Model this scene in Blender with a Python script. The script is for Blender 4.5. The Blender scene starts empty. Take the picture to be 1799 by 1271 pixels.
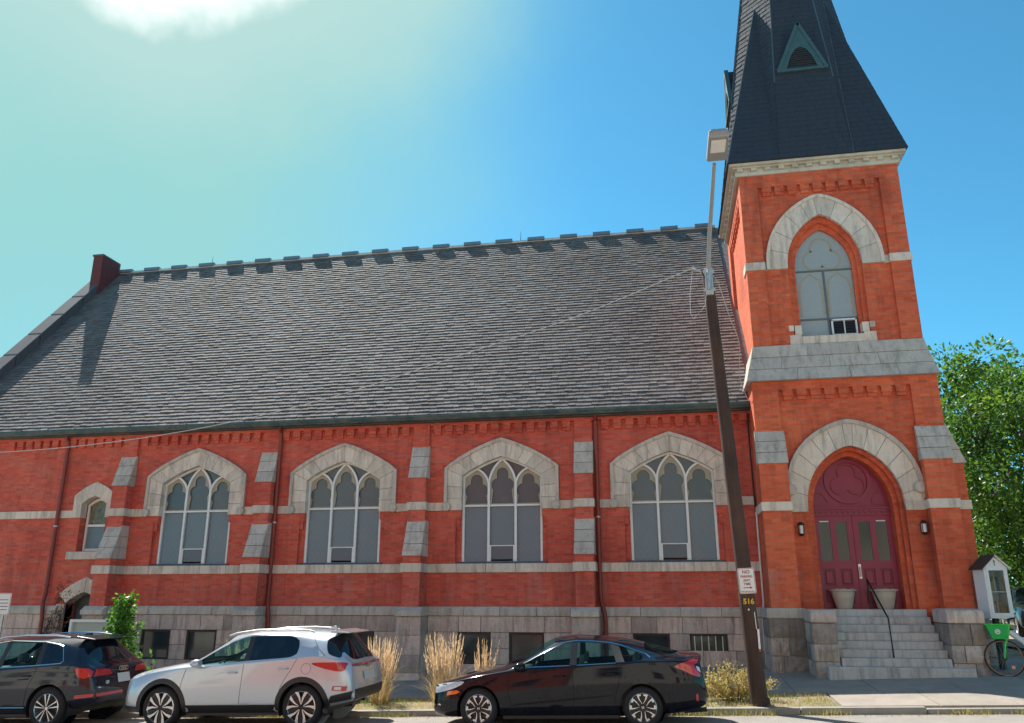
import bpy, bmesh, math, random
from mathutils import Vector, Matrix, geometry
from mathutils.bvhtree import BVHTree
random.seed(11)
R = math.radians
sc = bpy.context.scene

# ------------------------------------------------------------------ camera
cam_d = bpy.data.cameras.new('camera'); cam = bpy.data.objects.new('camera', cam_d)
sc.collection.objects.link(cam); sc.camera = cam
cam.location = (0, 0, 1.90); cam.rotation_euler = (R(90 + 16.24), 0, R(10.6))
cam_d.sensor_width = 36.0; cam_d.lens = 36.0 * 1414 / 1799; cam_d.clip_start = .1; cam_d.clip_end = 2000

# ------------------------------------------------------------------ sky and sun
SUN_EL, SUN_AZ = R(50), R(-41.5)          # azimuth from +Y, clockwise
SUN = Vector((math.sin(SUN_AZ) * math.cos(SUN_EL), math.cos(SUN_AZ) * math.cos(SUN_EL), math.sin(SUN_EL)))
world = bpy.data.worlds.new('World'); sc.world = world; world.use_nodes = True
wn, wl = world.node_tree.nodes, world.node_tree.links
wn.clear()
wout = wn.new('ShaderNodeOutputWorld'); wbg = wn.new('ShaderNodeBackground')
sky = wn.new('ShaderNodeTexSky'); sky.sky_type = 'NISHITA'; sky.sun_disc = False
sky.sun_elevation = SUN_EL; sky.sun_rotation = SUN_AZ
sky.air_density = 1.0; sky.dust_density = 1.0; sky.ozone_density = 1.6; sky.altitude = 1600
# glare of the bright air round the sun, by angle from the sun's direction
geo = wn.new('ShaderNodeTexCoord'); dot = wn.new('ShaderNodeVectorMath'); dot.operation = 'DOT_PRODUCT'
nrm = wn.new('ShaderNodeVectorMath'); nrm.operation = 'NORMALIZE'
wl.new(geo.outputs['Generated'], nrm.inputs[0]); wl.new(nrm.outputs[0], dot.inputs[0]); dot.inputs[1].default_value = SUN
def wmath(op, a, b):
    n = wn.new('ShaderNodeMath'); n.operation = op
    for i, v in enumerate((a, b)):
        if isinstance(v, (int, float)): n.inputs[i].default_value = v
        else: wl.new(v, n.inputs[i])
    return n.outputs[0]
hz = wn.new('ShaderNodeTexNoise'); hz.inputs['Scale'].default_value = 5.0; hz.inputs['Detail'].default_value = 5; hz.inputs['Roughness'].default_value = .55; wl.new(nrm.outputs[0], hz.inputs['Vector'])
lump = wmath('MULTIPLY', wmath('SUBTRACT', hz.outputs['Fac'], .5), R(9))     # uneven thin haze
ang = wmath('ADD', wmath('ARCCOSINE', wmath('MINIMUM', dot.outputs['Value'], 0.99999), 0.0), lump)
# the haze under the sun reaches down to the horizon, so its contours are stretched upright
sq = wn.new('ShaderNodeVectorMath'); sq.operation = 'MULTIPLY'; sq.inputs[1].default_value = (1, 1, .42); wl.new(nrm.outputs[0], sq.inputs[0])
sqn = wn.new('ShaderNodeVectorMath'); sqn.operation = 'NORMALIZE'; wl.new(sq.outputs[0], sqn.inputs[0])
dot2 = wn.new('ShaderNodeVectorMath'); dot2.operation = 'DOT_PRODUCT'; wl.new(sqn.outputs[0], dot2.inputs[0]); dot2.inputs[1].default_value = Vector((SUN.x, SUN.y, SUN.z*.42)).normalized()
ang2 = wmath('ADD', wmath('ARCCOSINE', wmath('MINIMUM', dot2.outputs['Value'], 0.99999), 0.0), lump)
def wramp(a0, a1, src=None):
    n = wn.new('ShaderNodeMapRange'); n.interpolation_type = 'SMOOTHSTEP'; wl.new(src or ang, n.inputs['Value'])
    n.inputs['From Min'].default_value = R(a0); n.inputs['From Max'].default_value = R(a1); n.inputs['To Min'].default_value = 1; n.inputs['To Max'].default_value = 0
    return n.outputs[0]
def wmix(f, a, b):
    n = wn.new('ShaderNodeMix'); n.data_type = 'RGBA'; wl.new(f, n.inputs[0]); wl.new(a, n.inputs[6])
    if isinstance(b, tuple): n.inputs[7].default_value = (*b, 1)
    else: wl.new(b, n.inputs[7])
    return n.outputs[2]
SKY_GAIN = (0.42, 1.06, 1.08)
mul = wn.new('ShaderNodeVectorMath'); mul.operation = 'MULTIPLY'; mul.inputs[1].default_value = SKY_GAIN
wl.new(sky.outputs[0], mul.inputs[0])
halo = wmix(wramp(15, 38, ang2), mul.outputs[0], (1.95, 4.0, 3.95))
halo = wmix(wramp(13, 27), halo, (2.9, 4.35, 4.2))
tot = wmix(wramp(11.0, 14.6), halo, (9.0, 9.0, 8.6))
wl.new(tot, wbg.inputs[0]); wbg.inputs[1].default_value = 0.091
wl.new(wbg.outputs[0], wout.inputs[0])
sun_d = bpy.data.lights.new('sun', 'SUN'); sun_o = bpy.data.objects.new('sun', sun_d); sc.collection.objects.link(sun_o)
sun_d.energy = 4.4; sun_d.angle = R(0.5); sun_d.color = (1.0, 0.95, 0.86)
sun_o.rotation_euler = (-SUN).to_track_quat('-Z', 'Y').to_euler(); sun_o.location = SUN * 60
vs = sc.view_settings; vs.view_transform = 'Standard'; vs.look = 'None'; vs.gamma = 1; vs.use_curve_mapping = False
vs.exposure = 0.92

# ------------------------------------------------------------------ helpers
COL = sc.collection
WM = {}                                             # world matrices of parents
def link(o): COL.objects.link(o); return o
def tag(o, label=None, cat=None, group=None, kind=None):
    if label: o['label'] = label
    if cat: o['category'] = cat
    if group: o['group'] = group
    if kind: o['kind'] = kind
    return o
def empty(name, loc, label, cat, group=None, rot=(0, 0, 0)):
    o = bpy.data.objects.new(name, None); o.empty_display_size = .2
    o.location = loc; o.rotation_euler = rot; link(o)
    WM[o.name] = o.matrix_basis.copy()
    return tag(o, label, cat, group)
def attach(o, parent, local=False):
    if parent is None: return o
    o.parent = parent
    if not local and parent.name in WM: o.matrix_parent_inverse = WM[parent.name].inverted()
    return o
class MB:
    def __init__(s): s.v = []; s.f = []
    def add(s, vs_, fs_):
        n = len(s.v); s.v += [tuple(p) for p in vs_]; s.f += [tuple(i + n for i in f) for f in fs_]; return s
    def box(s, x0, x1, y0, y1, z0, z1):
        return s.add([(x0,y0,z0),(x1,y0,z0),(x1,y1,z0),(x0,y1,z0),(x0,y0,z1),(x1,y0,z1),(x1,y1,z1),(x0,y1,z1)],
                     [(0,3,2,1),(4,5,6,7),(0,1,5,4),(1,2,6,5),(2,3,7,6),(3,0,4,7)])
    def prism(s, poly, y0, y1, axis='y'):
        """poly of (u,z) extruded along y (or (y,z) along x, (x,y) along z)"""
        n = len(poly)
        def P(u, w, d): return (u, d, w) if axis == 'y' else (d, u, w) if axis == 'x' else (u, w, d)
        vs_ = [P(u, w, y0) for u, w in poly] + [P(u, w, y1) for u, w in poly]
        fs_ = [tuple(range(n)), tuple(range(2*n-1, n-1, -1))] + [(i, i+n, (i+1) % n + n, (i+1) % n) for i in range(n)]
        return s.add(vs_, fs_)
    def tube(s, pts, r, seg=8, cap=True, taper=None):
        pts = [Vector(p) for p in pts]; n = len(pts); vs_ = []; fs_ = []
        for i, p in enumerate(pts):
            t = (pts[min(i+1, n-1)] - pts[max(i-1, 0)]).normalized()
            a = Vector((0,0,1)) if abs(t.z) < .9 else Vector((1,0,0))
            u = t.cross(a).normalized(); w = t.cross(u)
            rr = r if taper is None else r + (taper - r) * i / max(1, n-1)
            for k in range(seg):
                c = 2*math.pi*k/seg; vs_.append(p + u*math.cos(c)*rr + w*math.sin(c)*rr)
        for i in range(n-1):
            for k in range(seg):
                fs_.append((i*seg+k, i*seg+(k+1) % seg, (i+1)*seg+(k+1) % seg, (i+1)*seg+k))
        if cap: fs_ += [tuple(range(seg-1, -1, -1)), tuple((n-1)*seg+k for k in range(seg))]
        return s.add(vs_, fs_)
    def lathe(s, prof, seg=24, center=(0,0,0), axis='z'):
        """prof of (r,h)"""
        vs_ = []; fs_ = []; cx, cy, cz = center
        for r, h in prof:
            for k in range(seg):
                a = 2*math.pi*k/seg; c, d = r*math.cos(a), r*math.sin(a)
                vs_.append((cx+c, cy+d, cz+h) if axis == 'z' else (cx+c, cy+h, cz+d))
        for i in range(len(prof)-1):
            for k in range(seg):
                q = (i*seg+k, i*seg+(k+1) % seg, (i+1)*seg+(k+1) % seg, (i+1)*seg+k)
                fs_.append(q if axis == 'z' else q[::-1])
        return s.add(vs_, fs_)
    def holed(s, outer, holes, y, depth, P=None, back=False):
        """flat sheet of (u,z) with holes at y; reveals run back by depth"""
        P = P or (lambda u, w, d: (u, d, w))
        loops = [outer] + holes; flat = [p for l in loops for p in l]
        tris = geometry.tessellate_polygon([[Vector((p[0], p[1], 0)) for p in l] for l in loops])
        s.add([P(u, w, y) for u, w in flat], tris)
        if back: s.add([P(u, w, y+depth) for u, w in flat], [t[::-1] for t in tris])
        for l in loops if back else holes:
            n = len(l)
            s.add([P(u, w, y) for u, w in l] + [P(u, w, y+depth) for u, w in l], [(i, (i+1) % n, (i+1) % n+n, i+n) for i in range(n)])
        return s
    def mesh(s, name, mat, smooth=False):
        me = bpy.data.meshes.new(name); me.from_pydata(s.v, [], s.f); me.validate()
        bm = bmesh.new(); bm.from_mesh(me)
        bmesh.ops.remove_doubles(bm, verts=bm.verts, dist=1e-5)
        bmesh.ops.recalc_face_normals(bm, faces=bm.faces)
        bm.to_mesh(me); bm.free()
        if mat is not None: me.materials.append(mat)
        if smooth: me.polygons.foreach_set('use_smooth', [True]*len(me.polygons)); me.set_sharp_from_angle(angle=R(40))
        return me
    def build(s, name, mat, parent=None, smooth=False, local=False, bevel=0):
        o = bpy.data.objects.new(name, s.mesh(name, mat, smooth)); link(o)
        if bevel:
            b = o.modifiers.new('bevel', 'BEVEL'); b.width = bevel; b.segments = 2; b.limit_method = 'ANGLE'
        return attach(o, parent, local)
def instance(mesh, name, parent, loc=(0,0,0), rot=(0,0,0), scl=(1,1,1)):
    o = bpy.data.objects.new(name, mesh); link(o)
    o.location = loc; o.rotation_euler = rot; o.scale = scl
    return attach(o, parent)
def structure(o): o['kind'] = 'structure'; return o
def copy_tree(o, parent=None):
    c = o.copy(); COL.objects.link(c)
    if parent is not None: c.parent = parent
    for ch in list(o.children): copy_tree(ch, c)
    return c
def text_mesh(body, size, depth=.002, bold=0.0):
    cu = bpy.data.curves.new('lettering', 'FONT'); cu.body = body; cu.size = size; cu.align_x = 'CENTER'; cu.align_y = 'CENTER'
    cu.extrude = depth; cu.offset = bold
    o = bpy.data.objects.new('lettering', cu); link(o)
    dg = bpy.context.evaluated_depsgraph_get(); me = bpy.data.meshes.new_from_object(o.evaluated_get(dg))
    bpy.data.objects.remove(o); me.name = 'lettering'
    return me

# ------------------------------------------------------------------ materials
def new_mat(name):
    m = bpy.data.materials.new(name); m.use_nodes = True
    nt = m.node_tree; b = nt.nodes['Principled BSDF']; return m, nt, b
def nd(nt, t, **kw):
    n = nt.nodes.new(t)
    for k, v in kw.items():
        if k in ('operation', 'blend_type', 'data_type', 'feature', 'distance', 'noise_dimensions', 'wave_type', 'bands_direction', 'clamp_factor'): setattr(n, k, v)
        else: n.inputs[k].default_value = v
    return n
def ramp(nt, fac, stops):
    r = nt.nodes.new('ShaderNodeValToRGB'); cr = r.color_ramp
    while len(cr.elements) < len(stops): cr.elements.new(.5)
    for e, (p, c) in zip(cr.elements, stops): e.position = p; e.color = (*c, 1) if len(c) == 3 else c
    nt.links.new(fac, r.inputs[0]); return r.outputs[0]
def mixc(nt, fac, a, b, mode='MIX'):
    n = nt.nodes.new('ShaderNodeMix'); n.data_type = 'RGBA'; n.blend_type = mode; n.clamp_factor = True
    for sock, v in ((n.inputs[0], fac), (n.inputs[6], a), (n.inputs[7], b)):
        if isinstance(v, (int, float)): sock.default_value = v
        elif isinstance(v, tuple): sock.default_value = (*v, 1)
        else: nt.links.new(v, sock)
    return n.outputs[2]
def mth(nt, op, a, b=0.0):
    n = nt.nodes.new('ShaderNodeMath'); n.operation = op
    for i, v in enumerate((a, b)):
        if isinstance(v, (int, float)): n.inputs[i].default_value = v
        else: nt.links.new(v, n.inputs[i])
    return n.outputs[0]
def noise(nt, vec, scale, detail=4, rough=.6):
    n = nd(nt, 'ShaderNodeTexNoise', Scale=scale, Detail=detail, Roughness=rough)
    if vec is not None: nt.links.new(vec, n.inputs['Vector'])
    return n.outputs['Fac']
def wpos(nt): return nt.nodes.new('ShaderNodeNewGeometry').outputs['Position']
def lpos(nt): return nt.nodes.new('ShaderNodeTexCoord').outputs['Object']
def bump(nt, b, h, strength=.5, dist=.01):
    n = nd(nt, 'ShaderNodeBump', Strength=strength, Distance=dist); nt.links.new(h, n.inputs['Height']); nt.links.new(n.outputs[0], b.inputs['Normal'])
def mat(name, col, rough=.7, var=.25, scale=6, bmp=.0, bscale=40, metal=0, rnd=0.0, spec=.5, coat=0, dirt=None, local=False):
    m, nt, b = new_mat(name)
    p = lpos(nt) if local else wpos(nt)
    c = mixc(nt, noise(nt, p, scale), tuple(x*(1-var) for x in col), tuple(min(1, x*(1+var)) for x in col))
    if dirt: c = mixc(nt, ramp(nt, noise(nt, p, scale*.35, 6, .7), [(.45, (0,0,0)), (.7, (1,1,1))]), c, dirt)
    if rnd:
        r = nt.nodes.new('ShaderNodeObjectInfo').outputs['Random']
        c = mixc(nt, 1.0, c, ramp(nt, r, [(0, (1-rnd,)*3), (1, (1+rnd*.0,)*3)]), 'MULTIPLY')
    nt.links.new(c, b.inputs['Base Color'])
    b.inputs['Roughness'].default_value = rough; b.inputs['Metallic'].default_value = metal
    b.inputs['Specular IOR Level'].default_value = spec
    if coat: b.inputs['Coat Weight'].default_value = coat; b.inputs['Coat Roughness'].default_value = .03
    if bmp: bump(nt, b, noise(nt, p, bscale, 6, .65), bmp, .02)
    return m
def brick_mat(name, c1, c2, mortar, stain=True):
    m, nt, b = new_mat(name); L = nt.links
    g = nt.nodes.new('ShaderNodeNewGeometry')
    sp = nt.nodes.new('ShaderNodeSeparateXYZ'); L.new(g.outputs['Position'], sp.inputs[0])
    sn = nt.nodes.new('ShaderNodeSeparateXYZ'); L.new(g.outputs['True Normal'], sn.inputs[0])
    side = mth(nt, 'GREATER_THAN', mth(nt, 'ABSOLUTE', sn.outputs[0]), .6)
    u = mth(nt, 'ADD', mth(nt, 'MULTIPLY', sp.outputs[0], mth(nt, 'SUBTRACT', 1.0, side)), mth(nt, 'MULTIPLY', sp.outputs[1], side))
    cb = nt.nodes.new('ShaderNodeCombineXYZ'); L.new(u, cb.inputs[0]); L.new(sp.outputs[2], cb.inputs[1])
    bt = nd(nt, 'ShaderNodeTexBrick', Scale=1.0)
    bt.inputs['Mortar Size'].default_value = .008; bt.inputs['Mortar Smooth'].default_value = .3
    bt.inputs['Brick Width'].default_value = .21; bt.inputs['Row Height'].default_value = .068; bt.inputs['Bias'].default_value = -.1
    bt.inputs['Color1'].default_value = (*c1, 1); bt.inputs['Color2'].default_value = (*c2, 1); bt.inputs['Mortar'].default_value = (*mortar, 1)
    L.new(cb.outputs[0], bt.inputs['Vector'])
    # single odd bricks, lighter or darker: one noise value for each brick cell
    fl = nt.nodes.new('ShaderNodeVectorMath'); fl.operation = 'SNAP'; L.new(cb.outputs[0], fl.inputs[0]); fl.inputs[1].default_value = (.21, .068, 1)
    wn_ = nt.nodes.new('ShaderNodeTexWhiteNoise'); L.new(fl.outputs[0], wn_.inputs['Vector'])
    c = mixc(nt, 1.0, bt.outputs['Color'], ramp(nt, wn_.outputs['Value'], [(0, (.84,.80,.80)), (.22, (.97,.96,.96)), (.8, (1.02,1.02,1.02)), (1, (1.06,1.14,1.16))]), 'MULTIPLY')
    c = mixc(nt, 1.0, c, ramp(nt, noise(nt, g.outputs['Position'], .55, 5, .62), [(.28, (.74,.66,.70)), (.5, (1,1,1)), (.75, (1.08,1.26,1.24))]), 'MULTIPLY')
    if stain:   # lime wash-out below the sill course and soot near the plinth
        st = nd(nt, 'ShaderNodeMapping'); st.inputs['Scale'].default_value = (2.2, 2.2, .35); L.new(g.outputs['Position'], st.inputs[0])
        streak = ramp(nt, noise(nt, st.outputs[0], 1.6, 6, .7), [(.5, (0,0,0)), (.75, (1,1,1))])
        zb = ramp(nt, mth(nt, 'MULTIPLY', mth(nt, 'SUBTRACT', sp.outputs[2], 1.6), 1/3.0), [(0, (.35,)*3), (.12, (.9,)*3), (.29, (1,)*3), (.31, (0,)*3), (1, (0,)*3)])
        c = mixc(nt, mth(nt, 'MULTIPLY', mth(nt, 'MULTIPLY', streak, zb), .5), c, (.45, .33, .30))
    so = nd(nt, 'ShaderNodeMapping'); so.inputs['Scale'].default_value = (3.0, 3.0, .45); L.new(g.outputs['Position'], so.inputs[0])    # soot and rain streaks
    c = mixc(nt, ramp(nt, noise(nt, so.outputs[0], 1.0, 7, .72), [(.50, (0,)*3), (.78, (.62,)*3)]), c, (.20,.052,.042))
    c = mixc(nt, ramp(nt, noise(nt, g.outputs['Position'], 1.9, 6, .75), [(.58, (0,)*3), (.80, (.45,)*3)]), c, (.62,.30,.22))
    L.new(c, b.inputs['Base Color']); b.inputs['Roughness'].default_value = .86; b.inputs['Specular IOR Level'].default_value = .25
    h = mth(nt, 'ADD', mth(nt, 'MULTIPLY', bt.outputs['Fac'], -1.0), mth(nt, 'MULTIPLY', noise(nt, g.outputs['Position'], 90, 3), .35))
    bump(nt, b, h, .8, .012)
    return m
def stone_mat(name, base, blot, vein, rough=.85, bs=28, bstr=.5, rnd=.22):
    m, nt, b = new_mat(name); p = wpos(nt)
    oi = nt.nodes.new('ShaderNodeObjectInfo')
    off = nt.nodes.new('ShaderNodeVectorMath'); off.operation = 'ADD'; nt.links.new(p, off.inputs[0])
    mu = nt.nodes.new('ShaderNodeMath'); mu.operation = 'MULTIPLY'; nt.links.new(oi.outputs['Random'], mu.inputs[0]); mu.inputs[1].default_value = 37
    nt.links.new(mu.outputs[0], off.inputs[1]); q = off.outputs[0]
    c = mixc(nt, ramp(nt, noise(nt, q, 2.6, 6, .65), [(.35, (0,)*3), (.65, (1,)*3)]), base, blot)
    c = mixc(nt, ramp(nt, noise(nt, q, 9, 6, .75), [(.55, (0,)*3), (.72, (.8,)*3)]), c, vein)
    c = mixc(nt, 1.0, c, ramp(nt, noise(nt, p, 60, 4, .7), [(.3, (.82,)*3), (.7, (1.12,)*3)]), 'MULTIPLY')
    c = mixc(nt, 1.0, c, ramp(nt, oi.outputs['Random'], [(0, (1-rnd, 1-rnd, 1-rnd)), (.5, (1,1,1)), (1, (1+rnd*.6, 1+rnd*.45, 1+rnd*.35))]), 'MULTIPLY')
    mp = nd(nt, 'ShaderNodeMapping'); mp.inputs['Scale'].default_value = (7, 7, .9); nt.links.new(p, mp.inputs[0])      # water run marks
    c = mixc(nt, ramp(nt, noise(nt, mp.outputs[0], 1.0, 6, .7), [(.47, (0,)*3), (.72, (.85,)*3)]), c, tuple(v*.58 for v in vein))
    nt.links.new(c, b.inputs['Base Color']); b.inputs['Roughness'].default_value = rough; b.inputs['Specular IOR Level'].default_value = .3
    bump(nt, b, mth(nt, 'ADD', noise(nt, p, bs, 8, .7), mth(nt, 'MULTIPLY', noise(nt, p, bs*.3, 4), .8)), bstr, .03)
    return m
def glass_mat(name, col, alpha=.35, rough=.02, tint=(.5,.8,.8)):
    m, nt, b = new_mat(name); L = nt.links
    tr = nt.nodes.new('ShaderNodeBsdfTransparent'); tr.inputs[0].default_value = (*tint, 1)
    b.inputs['Base Color'].default_value = (*col, 1); b.inputs['Roughness'].default_value = rough; b.inputs['Specular IOR Level'].default_value = .8
    mx = nt.nodes.new('ShaderNodeMixShader'); mx.inputs[0].default_value = alpha
    L.new(tr.outputs[0], mx.inputs[1]); L.new(b.outputs[0], mx.inputs[2]); L.new(mx.outputs[0], nt.nodes['Material Output'].inputs[0])
    return m

M = {}
M['brick'] = brick_mat('red brick', (.67,.108,.07), (.78,.15,.095), (.58,.20,.145))
M['brick_tower'] = brick_mat('orange brick', (.75,.125,.05), (.84,.175,.075), (.64,.215,.13))
M['limestone'] = stone_mat('dressed grey stone', (.82,.72,.60), (.73,.63,.525), (.58,.49,.40), bs=45, bstr=.25, rnd=.14)
M['capstone'] = stone_mat('weathered cap stone', (.66,.59,.505), (.59,.525,.45), (.48,.42,.36), bs=50, bstr=.25, rnd=.10)
M['rubble'] = stone_mat('rock faced stone', (.70,.585,.505), (.64,.475,.41), (.44,.355,.31), bs=20, bstr=.8, rnd=.30)
M['rubble_dark'] = stone_mat('dark rock faced stone', (.56,.49,.43), (.44,.335,.275), (.29,.23,.195), bs=18, bstr=.9, rnd=.40)
M['step'] = stone_mat('step stone', (.60,.57,.53), (.54,.51,.48), (.42,.39,.36), bs=40, bstr=.3, rnd=.10)
M['mortar'] = mat('mortar', (.36,.33,.30), .95, .25, 12, .4, 60)
M['shingle'] = mat('roof shingle', (.205,.187,.178), .82, .45, 9, .35, 120, rnd=.45, spec=.35)
M['spire_shingle'] = mat('spire shingle', (.040,.048,.066), .75, .25, 9, .25, 120, rnd=.2)
M['gutter'] = mat('green gutter paint', (.035,.075,.075), .45, .4, 5, .05, dirt=(.12,.14,.12))
M['downpipe'] = mat('red pipe paint', (.26,.045,.030), .45, .25, 4)
M['ridge'] = mat('ridge metal', (.22,.27,.31), .45, .25, 3, metal=.3)
M['ridge_light'] = mat('ridge flashing', (.62,.62,.60), .5, .2, 3, metal=.2)
M['shaded_brick'] = mat('chimney brick with painted shade', (.16,.045,.045), .9, .3, 9, .4, 60)  # backlit shade of the chimney put into its brick colour
M['coping'] = mat('coping stone', (.11,.105,.11), .8, .3, 4, .3, 30)
M['white_paint'] = mat('white window paint', (.84,.83,.80), .5, .12, 10, .1, 60)
M['cream'] = mat('cream cornice paint', (.62,.57,.46), .6, .18, 5, .15, 40, dirt=(.45,.40,.32))
M['tan_wood'] = mat('tan tracery', (.40,.36,.27), .65, .2, 8)
M['dark_sill'] = mat('dark sill', (.10,.12,.15), .6, .3, 6)
M['maroon'] = mat('maroon door paint', (.29,.017,.060), .42, .22, 3, .05, 30)
M['maroon_dark'] = mat('dark maroon paint', (.19,.012,.040), .45, .2, 3)
M['black_iron'] = mat('black iron', (.018,.018,.02), .45, .3, 8, metal=.2)
M['dark_wood'] = mat('dark wood', (.05,.035,.028), .7, .4, 6, .2, 40)
M['concrete'] = mat('concrete', (.355,.305,.255), .9, .22, 3, .35, 70, rnd=.12, dirt=(.28,.24,.205))
M['kerb'] = mat('kerb stone', (.33,.31,.275), .9, .25, 3, .4, 60, rnd=.15, dirt=(.22,.21,.18))
M['asphalt'] = mat('asphalt', (.31,.28,.25), .9, .22, 5, .6, 140, dirt=(.27,.25,.225))
M['pot'] = mat('pale planter', (.52,.46,.38), .8, .12, 6, .15, 60)
M['silver'] = mat('brushed steel', (.55,.55,.56), .3, .1, 5, metal=.9)
m_, nt_, b_ = new_mat('tarred pole wood'); p_ = wpos(nt_)
mp_ = nd(nt_, 'ShaderNodeMapping'); mp_.inputs['Scale'].default_value = (40, 40, 1.2); nt_.links.new(p_, mp_.inputs[0]); g_ = noise(nt_, mp_.outputs[0], 1.0, 6, .75)
c_ = mixc(nt_, ramp(nt_, g_, [(.3, (0,)*3), (.7, (1,)*3)]), (.028,.017,.014), (.085,.047,.033))
c_ = mixc(nt_, ramp(nt_, noise(nt_, p_, .8, 4, .7), [(.4, (0,)*3), (.7, (.7,)*3)]), c_, (.12,.06,.038))
nt_.links.new(c_, b_.inputs['Base Color']); b_.inputs['Roughness'].default_value = .85; bump(nt_, b_, g_, .8, .02); M['pole_wood'] = m_
M['galv'] = mat('galvanised steel', (.48,.50,.50), .45, .15, 6, metal=.6)

# ------------------------------------------------------------------ terrain
def clamp(v, a, b): return max(a, min(b, v))
def road_z(X, Y):
    X = clamp(X, -45, 26)
    return -.105 + .028*X + (-.02*(Y-14.05) if Y > 8 else .121 + .02*(Y-8))
def kerb_z(X): return -.03 + .028*clamp(X, -45, 26)
def slope(X): return clamp(.0348 + .0036*X, .004, .052)
def gz(X, Y):
    if Y < 15.75: return road_z(X, max(Y, -30))
    return kerb_z(X) + slope(X)*(clamp(Y, 15.95, 22.0) - 15.95)
def sheet(name, xs, ys, zf, m, kind='structure'):
    b = MB(); n = len(ys)
    b.add([(x, y, zf(x, y)) for x in xs for y in ys], [(i*n+j, (i+1)*n+j, (i+1)*n+j+1, i*n+j+1) for i in range(len(xs)-1) for j in range(n-1)])
    o = b.build(name, m); o['kind'] = kind; return o
def frange(a, b, n): return [a + (b-a)*i/n for i in range(n+1)]
m_, nt_, b_ = new_mat('dry soil and grass')
p_ = wpos(nt_)
c_ = mixc(nt_, noise(nt_, p_, 1.3, 6, .7), (.32,.26,.165), (.46,.385,.25))
c_ = mixc(nt_, ramp(nt_, noise(nt_, p_, .9, 5, .7), [(.5, (0,)*3), (.66, (1,)*3)]), c_, (.16,.18,.07))
c_ = mixc(nt_, ramp(nt_, noise(nt_, p_, 24, 4, .8), [(.4, (0,)*3), (.75, (1,)*3)]), c_, (.30,.25,.16))
nt_.links.new(c_, b_.inputs['Base Color']); b_.inputs['Roughness'].default_value = .95
bump(nt_, b_, noise(nt_, p_, 45, 6, .8), .9, .03); M['soil'] = m_

XS = [-400, -120, -60] + frange(-45, 26, 36) + [60, 140, 400]
sheet('ground', XS, [-400, -60, -8, 8, 15.74, 15.96, 22.0, 40, 120, 500], lambda x, y: gz(x, y) - .10, M['soil'])
sheet('road', XS, [-5, 2, 8, 11, 13, 14.5, 15.76], lambda x, y: road_z(x, y), M['asphalt'])
sheet('verge', frange(-45, 2.85, 60), frange(15.93, 17.45, 4), lambda x, y: gz(x, y) - .012 + .015*math.sin(x*3.1+y*5), M['soil'])
sheet('side_street', [9.5, 12, 16, 22], [18, 24, 40, 120], lambda x, y: gz(x, y) - .03, M['asphalt'])
# kerb stones, one by one
kerb = structure(MB().box(-45, 26, 15.80, 15.90, -2.2, -1.9).build('kerb', M['kerb']))
x = -30.0
while x < 16:
    L_ = random.uniform(1.7, 2.4); x1 = x + L_ - .015; dz = random.uniform(-.012, .012)
    if 3.9 < x < 6.0: dz -= .02
    MB().add([(X, Y, (kerb_z(X)+dz) if t else kerb_z(X)-.35) for t in (0, 1) for X, Y in ((x, 15.74+(.02 if t else 0)), (x1, 15.74+(.02 if t else 0)), (x1, 15.93), (x, 15.93))],
        [(0,3,2,1),(4,5,6,7),(0,1,5,4),(1,2,6,5),(2,3,7,6),(3,0,4,7)]).build('kerb_stone', M['kerb'], kerb, bevel=.015)
    x += L_
# pavement slabs, each its own slab
walk = sheet('pavement', frange(-45, 26, 40), [17.45, 22.2], lambda x, y: gz(x, y) - .05, M['mortar'])
apron = sheet('paved_apron', frange(2.85, 12, 8), [15.93, 17.47], lambda x, y: gz(x, y) - .045, M['mortar'])
def slab(x0, x1, y0, y1, par, h=.0):
    g = .008; t = random.uniform(-.006, .006)
    q = ((x0+g, y0+g), (x1-g, y0+g), (x1-g, y1-g), (x0+g, y1-g))
    MB().add([(X, Y, gz(X, Y) + (h+t if k else -.12)) for k in (0, 1) for X, Y in q], [(0,3,2,1),(4,5,6,7),(0,1,5,4),(1,2,6,5),(2,3,7,6),(3,0,4,7)]).build('slab', M['concrete'], par)
x = -22.0
while x < 12:
    for y0, y1 in ((17.47, 18.98), (18.98, 20.48), (20.48, 21.9)): slab(x, x+1.52, y0, y1, walk)
    x += 1.52
x = 2.87
while x < 11: slab(x, x+1.6, 15.95, 17.46, apron, .002); x += 1.6

# ------------------------------------------------------------------ church: nave
# church scaled by CK about the camera, moving its base point CB to CP
CK = 1.06; CB = Vector((-4, 21, 0)); CP = Vector((-4.24, 22.26, -.114))
church = empty('church', CB, 'red brick church with grey stone trim, dark shingled roof and corner tower with spire', 'church')
church.location = CP; church.scale = (CK, CK, CK)
def cw(x, y, z): return tuple(CP + (Vector((x, y, z)) - CB)*CK)
def gl(x, y): p = cw(x, y, 0); return (gz(p[0], p[1]) - CP.z)/CK
YN = 20.6; XW, XE = -21.9, 2.3; EAVE_Y, EAVE_Z, MS = 20.2, 6.45, 1.17
RY = 27.15; RZ = EAVE_Z + MS*(RY-EAVE_Y)
WC = [-12.83 + 4.345*i for i in range(4)]; BX = [-15.0 + 4.345*i for i in range(4)]
def qarc(p0, p1, bulge, n):
    (x0, z0), (x1, z1) = p0, p1; out = []
    L_ = math.hypot(x1-x0, z1-z0); nx, nz = -(z1-z0)/L_, (x1-x0)/L_
    for i in range(n+1):
        t = i/n; k = 4*t*(1-t)*bulge; out.append((x0+(x1-x0)*t+nx*k, z0+(z1-z0)*t+nz*k))
    return out
def tudor(w, zs, za, bul, n=8):
    a = qarc((-w, zs), (0, za), bul, n); return a + [(-x, z) for x, z in a[-2::-1]]
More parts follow.
